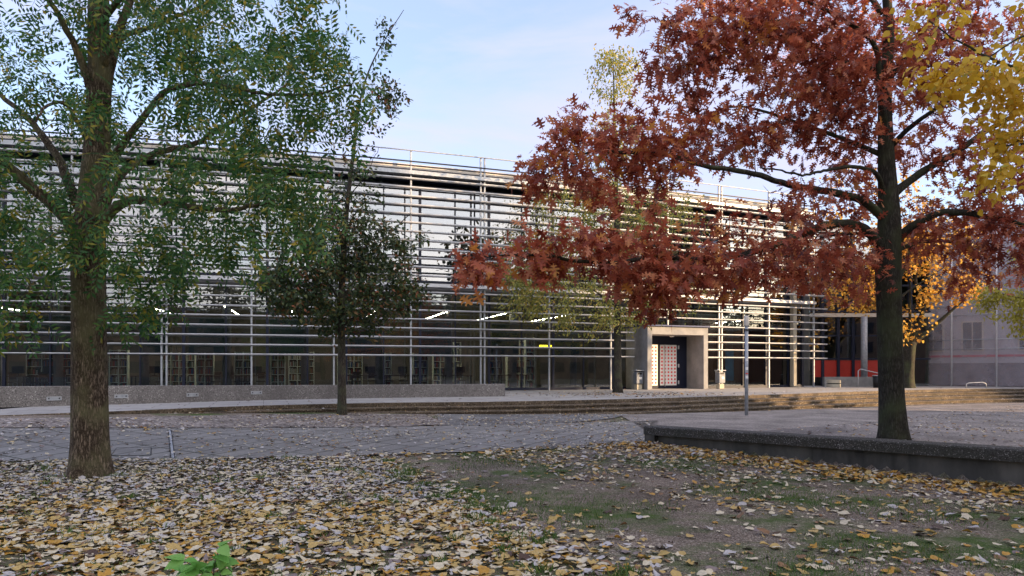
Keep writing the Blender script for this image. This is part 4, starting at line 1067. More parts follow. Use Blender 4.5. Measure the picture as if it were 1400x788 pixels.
# 1 locust, left foreground
zb = float(ground(-6.18, 9.9))
def PL(l): return [P(*q) for q in l]
base = Vector((-6.15, 9.95, zb))
tree('locust_tree', 'big locust tree with furrowed brown trunk and green feathery leaves on the left', 'tree', base,
     [(Vector((-6.15, 9.95, zb - 0.1)), 0.324), (Vector((-6.15, 9.95, zb + 0.12)), 0.270), (Vector((-6.15, 9.95, zb + 0.6)), 0.239), (P(122, 480, 9.95), 0.225), (P(121, 330, 9.95), 0.221), (P(126, 290, 9.95), 0.211), (P(133, 200, 9.95), 0.171), (P(136, 100, 9.95), 0.149), (P(135, 0, 9.95), 0.135), (P(142, -140, 9.9), 0.099), (P(150, -330, 9.8), 0.045)],
     [(PL([(112, 330, 9.95), (92, 300, 9.9), (55, 262, 9.8), (10, 222, 9.6), (-60, 160, 9.4), (-130, 90, 9.2)]), 0.104, 0.032),
      (PL([(118, 300, 9.95), (100, 265, 10.1), (80, 215, 10.3), (40, 165, 10.6), (0, 130, 10.9), (-60, 80, 11)]), 0.080, 0.024),
      (PL([(138, 310, 9.95), (155, 288, 9.8), (185, 275, 9.6), (240, 280, 9.4), (310, 288, 9.2), (380, 278, 9.0)]), 0.080, 0.020),
      (PL([(140, 290, 9.95), (165, 240, 10.1), (205, 215, 10.4), (260, 200, 10.6), (330, 160, 10.9), (400, 120, 11)]), 0.072, 0.016),
      (PL([(140, 240, 9.9), (180, 180, 9.7), (230, 122, 9.4), (300, 118, 9.2), (380, 126, 9.0), (470, 110, 8.9)]), 0.060, 0.012),
      (PL([(140, 180, 9.9), (160, 60, 10.2), (200, 40, 10.5), (260, 20, 10.8), (330, -10, 11)]), 0.064, 0.016),
      (PL([(130, 140, 9.9), (105, 60, 9.7), (80, 10, 9.5), (40, -60, 9.3)]), 0.068, 0.024),
      (PL([(140, 90, 9.9), (175, 10, 9.9), (205, -80, 9.8), (260, -200, 9.8)]), 0.068, 0.024),
      (PL([(125, 200, 9.9), (95, 150, 9.5), (70, 145, 9.2), (45, 170, 8.9)]), 0.040, 0.012),
      (PL([(140, 30, 9.9), (200, -40, 9.2), (300, -60, 8.6), (420, -50, 8.3)]), 0.048, 0.016),
      (PL([(95, 312, 9.9), (60, 330, 9.3), (35, 345, 9.0)]), 0.024, 0.006)],
     [(60, 60, 9.9, 130, 90, 1.8, 48), (210, 40, 10.2, 130, 80, 1.8, 52), (330, 40, 9.6, 120, 80, 2.0, 50), (420, 20, 9.2, 60, 60, 1.2, 16), (440, 120, 9.0, 50, 60, 1.2, 15), (370, 130, 9.2, 80, 70, 1.5, 30),
      (270, 140, 9.8, 100, 80, 1.6, 38), (60, 180, 9.8, 120, 80, 2.0, 44), (20, 290, 9.6, 90, 60, 1.6, 32), (210, 300, 9.4, 60, 80, 1.4, 26), (290, 250, 9.3, 90, 70, 1.5, 24),
      (350, 240, 9.1, 80, 80, 1.4, 19), (400, 210, 9.0, 60, 60, 1.0, 14), (310, 340, 9.2, 70, 50, 1.1, 14), (215, 375, 9.4, 45, 45, 0.8, 13), (180, 415, 9.5, 40, 45, 0.6, 11), (10, 430, 9.0, 32, 42, 0.6, 10), (-60, 300, 9.5, 120, 200, 2.2, 60), (470, 95, 8.9, 25, 30, 0.5, 4),
      (200, -150, 9.6, 300, 150, 3, 130), (395, 300, 9.0, 50, 60, 0.8, 20), (150, 230, 9.0, 60, 120, 0.8, 8), (90, 330, 9.2, 50, 40, 0.8, 12)],
     M['bark'], PIN, LM['locust'], (0.26, 0.42), 5, 0.14, droop=1.0, tw=0.009, trunk_seg=56, flute=0.05, seed=5, twist=0.9)

# 2 slim dark tree, centre left
Wt = W(467.5, 568.5); zb = float(ground(*Wt)) ; Z2 = Wt[1]
tree('young_dark_tree', 'slim tree with dense dark green crown and a thin sparse leader on the gravel strip', 'tree', Vector((Wt[0], Z2, zb)),
     [(Vector((Wt[0], Z2, zb - 0.1)), 0.15), (P(467.5, 540, Z2), 0.125), (P(467, 460, Z2), 0.11), (P(468, 380, Z2), 0.10), (P(474, 290, Z2), 0.07), (P(482, 220, Z2), 0.05), (P(492, 140, Z2), 0.032), (P(512, 80, Z2), 0.02), (P(552, 14, Z2), 0.008)],
     [(PL([(467, 450, Z2), (440, 420, Z2 - 0.3), (400, 400, Z2 - 0.5), (370, 380, Z2 - 0.6)]), 0.05, 0.012),
      (PL([(467, 445, Z2), (500, 425, Z2 - 0.4), (535, 405, Z2 - 0.8), (575, 385, Z2 - 0.9)]), 0.05, 0.012),
      (PL([(468, 420, Z2), (440, 370, Z2 + 0.5), (415, 330, Z2 + 0.6)]), 0.045, 0.012),
      (PL([(468, 410, Z2), (500, 360, Z2 + 0.4), (530, 320, Z2 + 0.7), (560, 290, Z2 + 0.7)]), 0.045, 0.012),
      (PL([(471, 350, Z2), (455, 300, Z2 - 0.4), (440, 250, Z2 - 0.5)]), 0.03, 0.01),
      (PL([(476, 270, Z2), (500, 240, Z2 - 0.3), (520, 200, Z2 - 0.5)]), 0.02, 0.006),
      (PL([(484, 200, Z2), (510, 150, Z2 + 0.2), (550, 135, Z2 + 0.3)]), 0.015, 0.005)],
     [(465, 395, Z2, 92, 58, 1.9, 115), (400, 395, Z2 - 0.3, 50, 42, 1.0, 75), (375, 400, Z2 - 0.3, 28, 30, 0.8, 22), (410, 340, Z2, 35, 35, 0.8, 20), (530, 405, Z2 - 0.5, 45, 40, 1.0, 55), (470, 440, Z2, 70, 22, 1.3, 50), (460, 340, Z2, 70, 50, 1.5, 85), (525, 350, Z2, 45, 45, 1.2, 36),
      (500, 300, Z2, 42, 40, 1.0, 22), (440, 310, Z2, 45, 40, 1.0, 32), (480, 255, Z2, 35, 35, 0.8, 14), (560, 335, Z2, 28, 30, 0.7, 12), (565, 400, Z2 - 0.7, 25, 22, 0.5, 12), (490, 190, Z2, 32, 50, 0.6, 14), (515, 120, Z2, 28, 40, 0.5, 15), (535, 50, Z2, 18, 32, 0.3, 6), (545, 140, Z2, 25, 25, 0.4, 7)],
     M['bark_thin'], simple_leaf(0.3, 0.2, 0.2, 0.6), LM['dark'], (0.08, 0.15), 25, 0.13, droop=0.3, tw=0.007, seed=9, flute=0.03)

# 3 yellow-green tree on the plaza behind
Z3_ = 32.0
tree('young_yellow_tree', 'thin tree with airy yellow-green leaves on the plaza left of the portal', 'tree', Vector(((845 - 700) / F * Z3_, Z3_, HT[0])),
     [(Vector(((845 - 700) / F * Z3_, Z3_, HT[0] - 0.1)), 0.24), (P(845, 520, Z3_), 0.18), (P(844, 440, Z3_), 0.16), (P(844, 330, Z3_), 0.13), (P(842, 230, Z3_), 0.08), (P(840, 150, Z3_), 0.05), (P(838, 75, Z3_), 0.015)],
     [(PL([(844, 420, Z3_), (800, 390, Z3_ - 0.5), (750, 370, Z3_ - 1)]), 0.06, 0.015), (PL([(844, 400, Z3_), (890, 370, Z3_), (935, 350, Z3_)]), 0.06, 0.015),
      (PL([(844, 350, Z3_), (800, 300, Z3_ + 1), (760, 270, Z3_ + 1)]), 0.06, 0.015), (PL([(844, 340, Z3_), (880, 280, Z3_ + 1), (920, 250, Z3_ + 1)]), 0.06, 0.015),
      (PL([(843, 260, Z3_), (820, 210, Z3_), (805, 170, Z3_)]), 0.04, 0.01), (PL([(842, 220, Z3_), (865, 170, Z3_), (880, 140, Z3_)]), 0.03, 0.01)],
     [(760, 400, Z3_ - 1, 70, 50, 2.2, 70), (740, 360, Z3_ - 1, 60, 50, 1.5, 60), (700, 400, Z3_ - 1, 40, 40, 1.2, 25), (840, 300, Z3_, 75, 60, 2.5, 90), (780, 290, Z3_, 50, 40, 2, 40), (910, 300, Z3_, 60, 60, 2, 45), (920, 400, Z3_, 55, 40, 1.5, 30), (840, 200, Z3_, 50, 50, 1.6, 50), (838, 110, Z3_, 34, 45, 1.0, 60), (720, 420, Z3_ - 1, 30, 22, 1, 12), (860, 420, Z3_ - 0.5, 50, 35, 1.2, 32), (800, 440, Z3_ - 1, 45, 25, 1.0, 22)],
     M['bark_thin'], NARR, LM['yg'], (0.12, 0.2), 26, 0.22, droop=0.5, tw=0.012, seed=12)

# 4 red oak behind the low wall
Zo = 11.5; zb = float(ground(6.43, Zo))
tree('red_oak_tree', 'red oak with rusty lobed leaves and dark smooth trunk behind the low retaining wall', 'tree', Vector((6.43, Zo, zb)),
     [(Vector((6.43, Zo, zb - 0.1)), 0.27), (Vector((6.43, Zo, zb + 0.12)), 0.225), (P(1219, 540, Zo), 0.195), (P(1216, 430, Zo), 0.19), (P(1214, 345, Zo), 0.205), (P(1216, 300, Zo), 0.175), (P(1212, 220, Zo), 0.13), (P(1210, 130, Zo), 0.10), (P(1215, 40, Zo), 0.08), (P(1205, -90, Zo), 0.05), (P(1200, -240, Zo), 0.02)],
     [(PL([(1208, 345, Zo), (1190, 320, Zo - 0.2), (1165, 308, Zo - 0.5), (1130, 308, Zo - 0.9), (1085, 325, Zo - 1.4), (1030, 345, Zo - 1.9), (960, 352, Zo - 2.5), (910, 348, Zo - 2.9), (840, 352, Zo - 3.2), (740, 345, Zo - 3.5), (660, 352, Zo - 3.7)]), 0.085, 0.012),
      (PL([(1208, 300, Zo), (1180, 275, Zo - 0.2), (1130, 262, Zo - 0.6), (1080, 255, Zo - 1.0), (1020, 240, Zo - 1.4), (960, 232, Zo - 1.7), (880, 215, Zo - 2.0), (800, 215, Zo - 2.2), (745, 235, Zo - 2.3)]), 0.075, 0.012),
      (PL([(1210, 270, Zo), (1195, 235, Zo - 0.4), (1150, 228, Zo - 0.9), (1095, 238, Zo - 1.5), (1040, 230, Zo - 1.9)]), 0.045, 0.01),
      (PL([(1212, 215, Zo), (1150, 190, Zo + 0.4), (1080, 165, Zo + 0.8), (1010, 150, Zo + 1.2), (930, 180, Zo + 1.4)]), 0.05, 0.01),
      (PL([(1212, 180, Zo), (1202, 120, Zo - 0.3), (1195, 60, Zo - 0.4), (1140, 20, Zo - 0.8), (1060, -10, Zo - 1.3), (960, 0, Zo - 1.6)]), 0.055, 0.01),
      (PL([(1195, 95, Zo - 0.3), (1130, 75, Zo - 0.6), (1060, 30, Zo - 1.0), (980, 60, Zo - 1.3), (900, 40, Zo - 1.6)]), 0.03, 0.008),
      (PL([(1226, 330, Zo), (1245, 310, Zo - 0.1), (1290, 290, Zo - 0.3), (1350, 295, Zo - 0.6), (1420, 310, Zo - 1.0), (1500, 300, Zo - 1.4)]), 0.075, 0.02),
      (PL([(1222, 265, Zo), (1260, 235, Zo + 0.2), (1310, 205, Zo + 0.3), (1360, 170, Zo + 0.4), (1440, 130, Zo + 0.5), (1540, 90, Zo + 0.5)]), 0.075, 0.02),
      (PL([(1218, 200, Zo), (1250, 170, Zo - 0.4), (1310, 130, Zo - 0.9), (1380, 80, Zo - 1.2)]), 0.05, 0.012),
      (PL([(1215, 110, Zo), (1260, 50, Zo), (1320, -10, Zo + 0.2), (1390, -60, Zo + 0.4)]), 0.05, 0.012),
      (PL([(1222, 345, Zo), (1260, 330, Zo + 0.6), (1310, 330, Zo + 1.3), (1370, 350, Zo + 2)]), 0.045, 0.012),
      (PL([(1208, 330, Zo), (1170, 320, Zo + 0.6), (1120, 330, Zo + 1.1), (1080, 360, Zo + 1.5)]), 0.04, 0.01),
      (PL([(1206, 20, Zo), (1150, -60, Zo), (1080, -130, Zo), (1000, -160, Zo - 0.5)]), 0.05, 0.015)],
     [(655, 362, Zo - 3.8, 32, 24, 0.3, 14), (735, 350, Zo - 3.5, 40, 35, 0.5, 16), (790, 348, Zo - 3.3, 55, 36, 0.8, 27), (860, 355, Zo - 3.1, 60, 42, 0.9, 36), (895, 405, Zo - 3.0, 42, 32, 0.6, 26), (930, 362, Zo - 2.6, 55, 38, 0.9, 27),
      (990, 372, Zo - 2.3, 55, 34, 0.9, 25), (1050, 360, Zo - 1.7, 45, 45, 1.0, 28), (1110, 350, Zo - 1.0, 45, 45, 1.2, 30), (1160, 370, Zo - 0.2, 45, 50, 1.4, 36), (1000, 310, Zo - 2.0, 70, 25, 0.9, 12), (850, 275, Zo - 2.5, 80, 22, 0.8, 9),
      (735, 235, Zo - 2.3, 28, 40, 0.5, 15), (765, 175, Zo - 2.1, 24, 28, 0.4, 10), (800, 220, Zo - 2.1, 50, 50, 0.9, 38), (860, 200, Zo - 2.0, 60, 40, 0.9, 32), (915, 210, Zo - 1.8, 60, 42, 1.0, 32), (970, 190, Zo - 0.5, 50, 40, 1.4, 30), (890, 110, Zo - 1.8, 22, 20, 0.5, 7),
      (960, 100, Zo - 1.4, 35, 45, 1.0, 26), (920, 60, Zo - 1.6, 35, 35, 0.6, 15), (868, 24, Zo - 1.7, 16, 12, 0.2, 4), (1000, 40, Zo - 1.2, 50, 50, 1.2, 36), (1060, 60, Zo - 1.0, 55, 55, 1.4, 42), (1120, 50, Zo - 0.5, 60, 60, 1.6, 48), (1090, 160, Zo, 60, 55, 1.6, 46), (1030, 200, Zo - 0.5, 50, 35, 1.3, 24),
      (1140, 170, Zo, 60, 70, 1.6, 46), (1100, 270, Zo - 1.0, 40, 30, 0.9, 16), (1160, 290, Zo - 0.1, 50, 40, 1.4, 26), (1190, 70, Zo, 60, 60, 1.6, 46), (1260, 90, Zo, 60, 70, 1.6, 46), (1230, 160, Zo + 0.8, 60, 60, 1.2, 26), (1330, 60, Zo, 80, 70, 1.8, 50),
      (1280, 200, Zo + 0.3, 50, 50, 1.4, 24), (1300, 320, Zo, 70, 40, 1.6, 36), (1370, 340, Zo - 0.4, 60, 55, 1.6, 52), (1390, 240, Zo, 60, 80, 1.6, 44), (1290, 390, Zo + 1, 30, 14, 0.6, 6), (1330, 270, Zo, 50, 30, 1.2, 20), (1250, 300, Zo + 0.9, 40, 45, 1.0, 18),
      (1480, 200, Zo, 120, 220, 2.2, 110), (1150, -130, Zo - 0.3, 280, 120, 3.0, 150),
      (900, 175, Zo - 1.7, 70, 35, 0.8, 20), (960, 55, Zo - 1.3, 55, 45, 0.9, 26), (1100, 90, Zo + 1.2, 90, 80, 1.0, 55), (1060, 20, Zo - 1, 80, 45, 1.0, 40), (1150, 120, Zo - 1.2, 70, 60, 0.8, 40), (1240, 40, Zo + 1.2, 110, 80, 1.0, 60), (1030, 20, Zo + 0.5, 60, 40, 1.0, 26), (1180, 230, Zo + 1.4, 60, 60, 0.8, 24)],
     M['bark_oak'], OAK, LM['oak'], (0.10, 0.21), 11, 0.095, droop=0.55, tw=0.0085, trunk_seg=40, flute=0.03, seed=21, twist=0.8)

# 5 orange tree in front of the scaffold
Z5 = 40.0
def p5(l): return PL([(a, b, Z5 + c) for a, b, c in l])
tree('orange_tree', 'small spreading tree with glowing orange-yellow leaves before the netted scaffold', 'tree', Vector(((1238 - 700) / F * Z5, Z5, HT[0])),
     [(Vector(((1238 - 700) / F * Z5, Z5, HT[0] - 0.1)), 0.48), (P(1239, 510, Z5), 0.40), (P(1241, 480, Z5), 0.40), (P(1244, 468, Z5), 0.36)],
     [(p5([(1240, 472, 0), (1230, 440, 0), (1226, 400, -0.3), (1235, 370, -0.5), (1250, 330, -0.5)]), 0.2, 0.05),
      (p5([(1246, 470, 0), (1258, 440, 0), (1262, 410, 0.3), (1252, 385, 0.5), (1260, 350, 0.6)]), 0.2, 0.05),
      (p5([(1248, 470, 0), (1275, 447, -0.3), (1300, 425, -0.6), (1322, 405, -0.8), (1345, 385, -1)]), 0.16, 0.03),
      (p5([(1238, 465, 0), (1222, 430, 0.5), (1205, 400, 0.8), (1180, 380, 1)]), 0.15, 0.03),
      (p5([(1244, 460, 0), (1244, 420, 0.8), (1244, 380, 1)]), 0.13, 0.03),
      (p5([(1226, 410, -0.3), (1260, 385, -0.8), (1290, 365, -1)]), 0.08, 0.02)],
     [(1250, 340, Z5, 55, 45, 2.5, 46), (1300, 350, Z5, 55, 40, 2.2, 40), (1210, 350, Z5, 50, 50, 2.2, 36), (1170, 400, Z5 + 1, 45, 28, 1.6, 32), (1150, 370, Z5 + 1, 30, 25, 1.4, 14), (1260, 420, Z5 - 0.5, 30, 30, 1.2, 12), (1325, 395, Z5 - 0.8, 40, 22, 1.2, 24), (1245, 458, Z5 - 0.6, 22, 10, 0.6, 6), (1290, 310, Z5, 60, 35, 2, 22), (1290, 395, Z5 - 0.5, 35, 22, 1.0, 12), (1200, 270, Z5, 100, 60, 2.5, 40)],
     M['bark_oak'], simple_leaf(0.42, 0.1, 0.15, 0.7), LM['orange'], (0.12, 0.22), 16, 0.24, droop=0.6, tw=0.015, seed=31, flute=0.06)

# 6 yellow tree whose branches reach in at the upper right (trunk outside the frame)
Zy = 7.0
zb = EYE - 1.62
tree('yellow_lime_tree', 'bright yellow leafy branches hanging in at the upper right corner', 'tree', Vector((8.6, Zy, zb)),
     [(Vector((8.6, Zy, zb - 0.1)), 0.24), (Vector((8.6, Zy, zb + 0.3)), 0.19), (Vector((8.55, Zy, 2.5)), 0.17), (Vector((8.6, Zy, 4.5)), 0.13), (Vector((8.7, Zy, 6.5)), 0.08), (Vector((8.7, Zy, 8.5)), 0.02)],
     [([Vector((8.55, Zy, 2.6)), P(1640, 180, Zy), P(1540, 130, Zy), P(1450, 95, Zy), P(1380, 75, Zy), P(1270, 22, Zy)], 0.06, 0.006),
      ([Vector((8.6, Zy, 3.3)), P(1600, 60, Zy - 0.3), P(1500, 60, Zy - 0.5), P(1400, 50, Zy - 0.6), P(1320, 80, Zy - 0.6)], 0.05, 0.006),
      ([Vector((8.55, Zy, 2.4)), P(1620, 260, Zy - 0.2), P(1520, 210, Zy - 0.3), P(1440, 190, Zy - 0.4), P(1370, 200, Zy - 0.4)], 0.05, 0.006)],
     [(1375, 110, Zy - 0.4, 50, 45, 0.5, 28), (1320, 115, Zy - 0.4, 50, 28, 0.4, 22), (1280, 30, Zy - 0.2, 50, 22, 0.3, 10), (1270, 110, Zy - 0.3, 22, 12, 0.2, 5), (1390, 40, Zy, 30, 50, 0.5, 8), (1385, 200, Zy - 0.4, 30, 45, 0.4, 15), (1350, 245, Zy - 0.4, 30, 25, 0.3, 8), (1400, 160, Zy - 0.4, 40, 60, 0.5, 14), (1240, 60, Zy - 0.3, 15, 40, 0.2, 3),
      (1520, 80, Zy, 130, 200, 1.5, 110), (1800, -60, Zy, 260, 300, 1.8, 130)],
     M['bark_thin'], simple_leaf(0.46, 0.1, 0.12, 0.6), LM['yellow'], (0.045, 0.085), 12, 0.075, droop=1.0, tw=0.006, seed=41)

# 7 lime tree at the right edge farther away
Z7 = 22.0
tree('lime_yellow_tree', 'yellow-green branch tips entering at the right edge above the scaffold', 'tree', Vector((20.5, Z7, EYE - 1.64)),
     [(Vector((20.5, Z7, EYE - 1.75)), 0.3), (Vector((20.5, Z7, 1.5)), 0.22), (Vector((20.6, Z7, 4.5)), 0.17), (Vector((20.6, Z7, 8.0)), 0.05)],
     [([Vector((20.5, Z7, 2.2)), P(1490, 400, Z7), P(1430, 410, Z7), P(1370, 400, Z7)], 0.08, 0.015), ([Vector((20.55, Z7, 3.3)), P(1500, 340, Z7), P(1440, 345, Z7)], 0.08, 0.02)],
     [(1385, 420, Z7, 38, 22, 0.8, 40), (1360, 408, Z7, 25, 12, 0.5, 14), (1400, 455, Z7, 14, 10, 0.4, 6), (1420, 350, Z7, 40, 30, 1, 24), (1500, 380, Z7, 70, 70, 1.6, 60), (1620, 250, Z7, 130, 150, 2.5, 120)],
     M['bark_thin'], NARR, LM['lime'], (0.10, 0.16), 22, 0.13, droop=0.6, tw=0.01, seed=51)

# ------------------------------------------------------------------ seedling at the bottom edge
gx, gy = -2.2, 5.0; gz = float(ground(gx, gy))
e = empty('green_seedling', (gx, gy, gz), 'fresh green seedling with broad leaves at the bottom edge of the leaf litter', 'plant')
mb = MB(); tips = []
rs = np.random.default_rng(2)
for k in range(7):
    tx, ty, tz = rs.uniform(-0.26, 0.26), rs.uniform(-0.12, 0.12), rs.uniform(0.12, 0.22)
    if k == 0: tx, ty, tz = 0.06, 0, 0.3
    pts = [Vector((gx, gy, gz)), Vector((gx + tx * 0.4, gy + ty * 0.4, gz + tz * 0.6)), Vector((gx + tx, gy + ty, gz + tz))]
    mb.tube(pts, [0.004, 0.003, 0.002], 5); tips += [pts[2], pts[1].lerp(pts[2], 0.5)]
part(mb, 'stem', M['bark_thin'], e)
C_ = []; Fq = []; Nq = []
for t in tips:
    for _ in range(3):
        C_.append(tuple(t)); Fq.append(rs.normal(0, 1, 3) * (1, 1, 0.4)); Nq.append((rs.normal(0, 0.4), rs.normal(0, 0.4) - 0.5, 1))
lv = simple_leaf(0.36, 0.25, 0.25, 0.65)
inst_mesh('leaves', lv[0], lv[1], np.array(C_), np.array(Fq), np.array(Nq), rs.uniform(0.08, 0.17, len(C_)), LM['green'], e)

# ------------------------------------------------------------------ drain channel and access cover in the paving
A_ = W(232, 589); B_ = W(236.5, 628); e = empty('drain_channel', (A_[0], A_[1], float(ground(*A_))), 'narrow metal drain channel crossing the grey paved path right of the locust trunk', 'drain')
mb = MB(); n_ = 12; vs = []
for i in range(n_ + 1):
    x = A_[0] + (B_[0] - A_[0]) * i / n_; y = A_[1] + (B_[1] - A_[1]) * i / n_; z = float(ground(x, y)) + 0.026
    vs += [(x - 0.022, y, z), (x + 0.022, y, z)]
mb.add(vs, [[2 * i, 2 * i + 1, 2 * i + 3, 2 * i + 2] for i in range(n_)]); part(mb, 'grating', M['galv'], e)
mb = MB()
for s_ in (-0.031, 0.031):
    vs = []
    for i in range(n_ + 1):
        x = A_[0] + (B_[0] - A_[0]) * i / n_ + s_; y = A_[1] + (B_[1] - A_[1]) * i / n_; z = float(ground(x, y))
        vs += [(x - 0.009, y, z), (x - 0.009, y, z + 0.031), (x + 0.009, y, z + 0.031), (x + 0.009, y, z)]
    mb.add(vs, [[4 * i + q, 4 * i + q + 1, 4 * i + q + 5, 4 * i + q + 4] for i in range(n_) for q in range(3)])
part(mb, 'edge_rail', M['black'], e)
c4 = [W(152, 625), W(206, 624.5), W(207, 614), W(160, 614)]
c0 = (sum(p[0] for p in c4) / 4, sum(p[1] for p in c4) / 4); e = empty('access_cover', (c0[0], c0[1], float(ground(*c0))), 'square paved access cover with dark frame just right of the locust trunk', 'manhole cover')
mb = MB()
for i in range(4):
    a, b = c4[i], c4[(i + 1) % 4]; za, zb_ = float(ground(*a)) + 0.03, float(ground(*b)) + 0.03
    mb.tube([(a[0], a[1], za - 0.012), (b[0], b[1], zb_ - 0.012)], 0.012, 6)
part(mb, 'frame', M['black'], e)
mb = MB(); mb.add([(p[0], p[1], float(ground(*p)) + z_) for z_ in (0.0, 0.026) for p in c4], [[4, 5, 6, 7], [0, 1, 5, 4], [1, 2, 6, 5], [2, 3, 7, 6], [3, 0, 4, 7]]); part(mb, 'lid', M['pave'], e)

# ------------------------------------------------------------------ leaf litter, grass
def curl_leaf():     # lobed and cupped, with a stalk
    v = [(0, 0.5, 0.0)]; n = 14
    for i in range(n):
        a = -math.pi / 2 + 2 * math.pi * (i + 0.5) / n; r_ = 0.5 * (1.0 + 0.28 * math.cos(a * 5 + 0.4))
        x, y = r_ * 0.95 * math.cos(a), 0.5 + r_ * math.sin(a)
        v.append((x, y, 0.8 * x * x + 0.3 * (y - 0.5) ** 2 + 0.06 * math.sin(i * 2.3)))
    f = [[0, 1 + i, 1 + (i + 1) % n] for i in range(n)]
    b = len(v); v += [(-0.012, 0.1, 0.05), (0.012, 0.1, 0.05), (0.03, -0.45, 0.12), (0.01, -0.45, 0.12)]; f.append([b, b + 1, b + 2, b + 3])
    return v, f
CURL = curl_leaf(); SLIM = simple_leaf(0.24, 0.7, 0.35, 0.6)
def inbed(x, y):
    xr = np.interp(y, BR[::-1, 1], BR[::-1, 0]); yt = np.interp(x, [p[0] for p in pfw], [p[1] for p in pfw])
    return (x < xr) & (y < yt + 0.05)
def nz2(x, y, s, ph=0.0):
    return (np.sin(x * s + ph + 1.3 * np.sin(y * s * 0.7 + ph)) + np.sin(y * s * 1.3 - ph * 2 + 1.1 * np.sin(x * s * 0.9)) + 0.7 * np.sin((x + y) * s * 1.9 + ph)) / 2.7
def wdist(x, y): return (x - WL0[0]) * WN[0] + (y - WL0[1]) * WN[1], (x - WL0[0]) * WD[0] + (y - WL0[1]) * WD[1]
def scatter(n, x0, x1, y0, y1, keep, seed):
    r = np.random.default_rng(seed); x = r.uniform(x0, x1, n); y = r.uniform(y0, y1, n)
    k = r.random(n) < keep(x, y); return x[k], y[k]
litcols = [((0.64, 0.56, 0.40), 'pale_straw'), ((0.50, 0.47, 0.46), 'pale_grey'), ((0.50, 0.35, 0.12), 'dull_yellow'), ((0.50, 0.27, 0.04), 'golden'), ((0.24, 0.13, 0.06), 'tan_brown'), ((0.08, 0.045, 0.03), 'dark_brown'), ((0.24, 0.19, 0.18), 'mauve_grey')]
LIT = [mat('litter_' + n_, c, 0.6, c2=tuple(q * 0.72 for q in c), scale=35, spec=0.4) for c, n_ in litcols]
def litter(name, label, x, y, size, probs, seed, tilt=0.22, lift=0.02, onplaza=False):
    r = np.random.default_rng(seed); n = len(x)
    z = (np.full(n, HT[0]) if onplaza else ground(x, y)) + lift + r.uniform(0, 0.02, n)
    a = r.uniform(0, 2 * np.pi, n); Fv = np.stack([np.cos(a), np.sin(a), r.normal(0, 0.12, n)], 1)
    Nv = np.stack([r.normal(0, tilt, n), r.normal(0, tilt, n), np.where(r.random(n) < 0.5, 1.0, -1.0)], 1)
    mi = r.choice(len(LIT), n, p=np.array(probs) / sum(probs))
    sz = size[0] * 0.8 + (size[1] * 1.25 - size[0] * 0.8) * r.random(n) ** 1.7
    kind_ = r.random(n)
    Nv[:, :2] *= np.where(kind_ > 0.88, 2.4, 1.0)[:, None]
    for q, (tp_, k) in enumerate(((FAN, kind_ < 0.68), (CURL, (kind_ >= 0.68) & (kind_ < 0.82)), (SLIM, kind_ >= 0.82))):
        o = inst_mesh(name, tp_[0], tp_[1], np.stack([x, y, z], 1)[k], Fv[k], Nv[k], sz[k], LIT, mi=mi[k])
        tag(o, label + (', the round flat ones', ', the curled lobed ones', ', the narrow folded ones')[q], 'fallen leaves', kind='stuff')
    return o
x, y = scatter(105000, -15, 1.6, 3.2, 12.6, lambda x, y: inbed(x, y) * np.clip(0.62 + 0.30 * nz2(x, y, 1.6) + 0.1 * nz2(x, y, 4.5), 0.08, 1), 1)
far_ = y > 8.2
litter('fallen_leaves', 'dense carpet of pale and yellow fallen leaves covering the left bed', x[~far_], y[~far_], (0.045, 0.10), [34, 9, 32, 14, 6, 3, 4], 2, tilt=0.14)
litter('fallen_leaves', 'pale grey fallen leaves around the foot of the locust trunk', x[far_], y[far_], (0.045, 0.09), [36, 34, 8, 3, 5, 4, 9], 3, tilt=0.12)
def kr(x, y):
    t, s = wdist(x, y); right = ~inbed(x, y) & (t < -0.03)
    yt = np.interp(x, [p[0] for p in pfw], [p[1] for p in pfw]); right &= (y < yt + 0.3)
    nearwall = np.clip(1.15 - (-t) / 1.5, 0, 1) * (s > -0.6)
    edge = np.clip(1 - (x - np.interp(y, BR[::-1, 1], BR[::-1, 0])) / 1.3, 0, 1) ** 1.5 * 0.4
    top = np.clip(1 - (yt - y) / 3.5, 0, 1) * (x > -0.5) * 0.34
    dx_ = x - np.interp(y, BR[::-1, 1], BR[::-1, 0]); bare = (1 - 0.8 * sm(0.15, 0.5, dx_) * (1 - sm(1.6, 2.6, dx_)) * sm(5.5, 7.5, y) * (1 - sm(11.2, 12.2, y)))
    return bare * right * np.clip(0.13 + 0.13 * nz2(x, y, 2.2, 1.0) + nearwall ** 1.3 * 0.8 + edge + top, 0.012, 1)
x, y = scatter(64000, -3, 9.5, 3.2, 14.6, kr, 4); t_, s_ = wdist(x, y); nw = -t_ < 1.3
litter('fallen_leaves', 'golden fallen leaves drifted along the foot of the low retaining wall', x[nw], y[nw], (0.045, 0.095), [14, 8, 26, 34, 12, 6, 4], 5, tilt=0.35, lift=0.015)
litter('fallen_leaves', 'scattered straw-coloured fallen leaves on the grit and moss', x[~nw], y[~nw], (0.035, 0.095), [32, 12, 26, 12, 8, 4, 6], 6, lift=0.012)
x, y = scatter(30000, -17, 4, 10.5, 22.8, lambda x, y: (y > np.interp(x, [p[0] for p in pfw], [p[1] for p in pfw]) + 0.05) * (wdist(x, y)[0] > np.where(x > 2.8, 0.4, -99)) * np.clip(0.3 + 0.25 * nz2(x, y, 1.1), 0.05, 1) * (y < np.interp(x, Bc[:, 0], Bc[:, 1]) - 0.1), 7)
litter('fallen_leaves', 'sparse small brown and pale leaves on the grey paved path', x, y, (0.035, 0.07), [30, 26, 10, 4, 18, 6, 10], 8, lift=0.034)
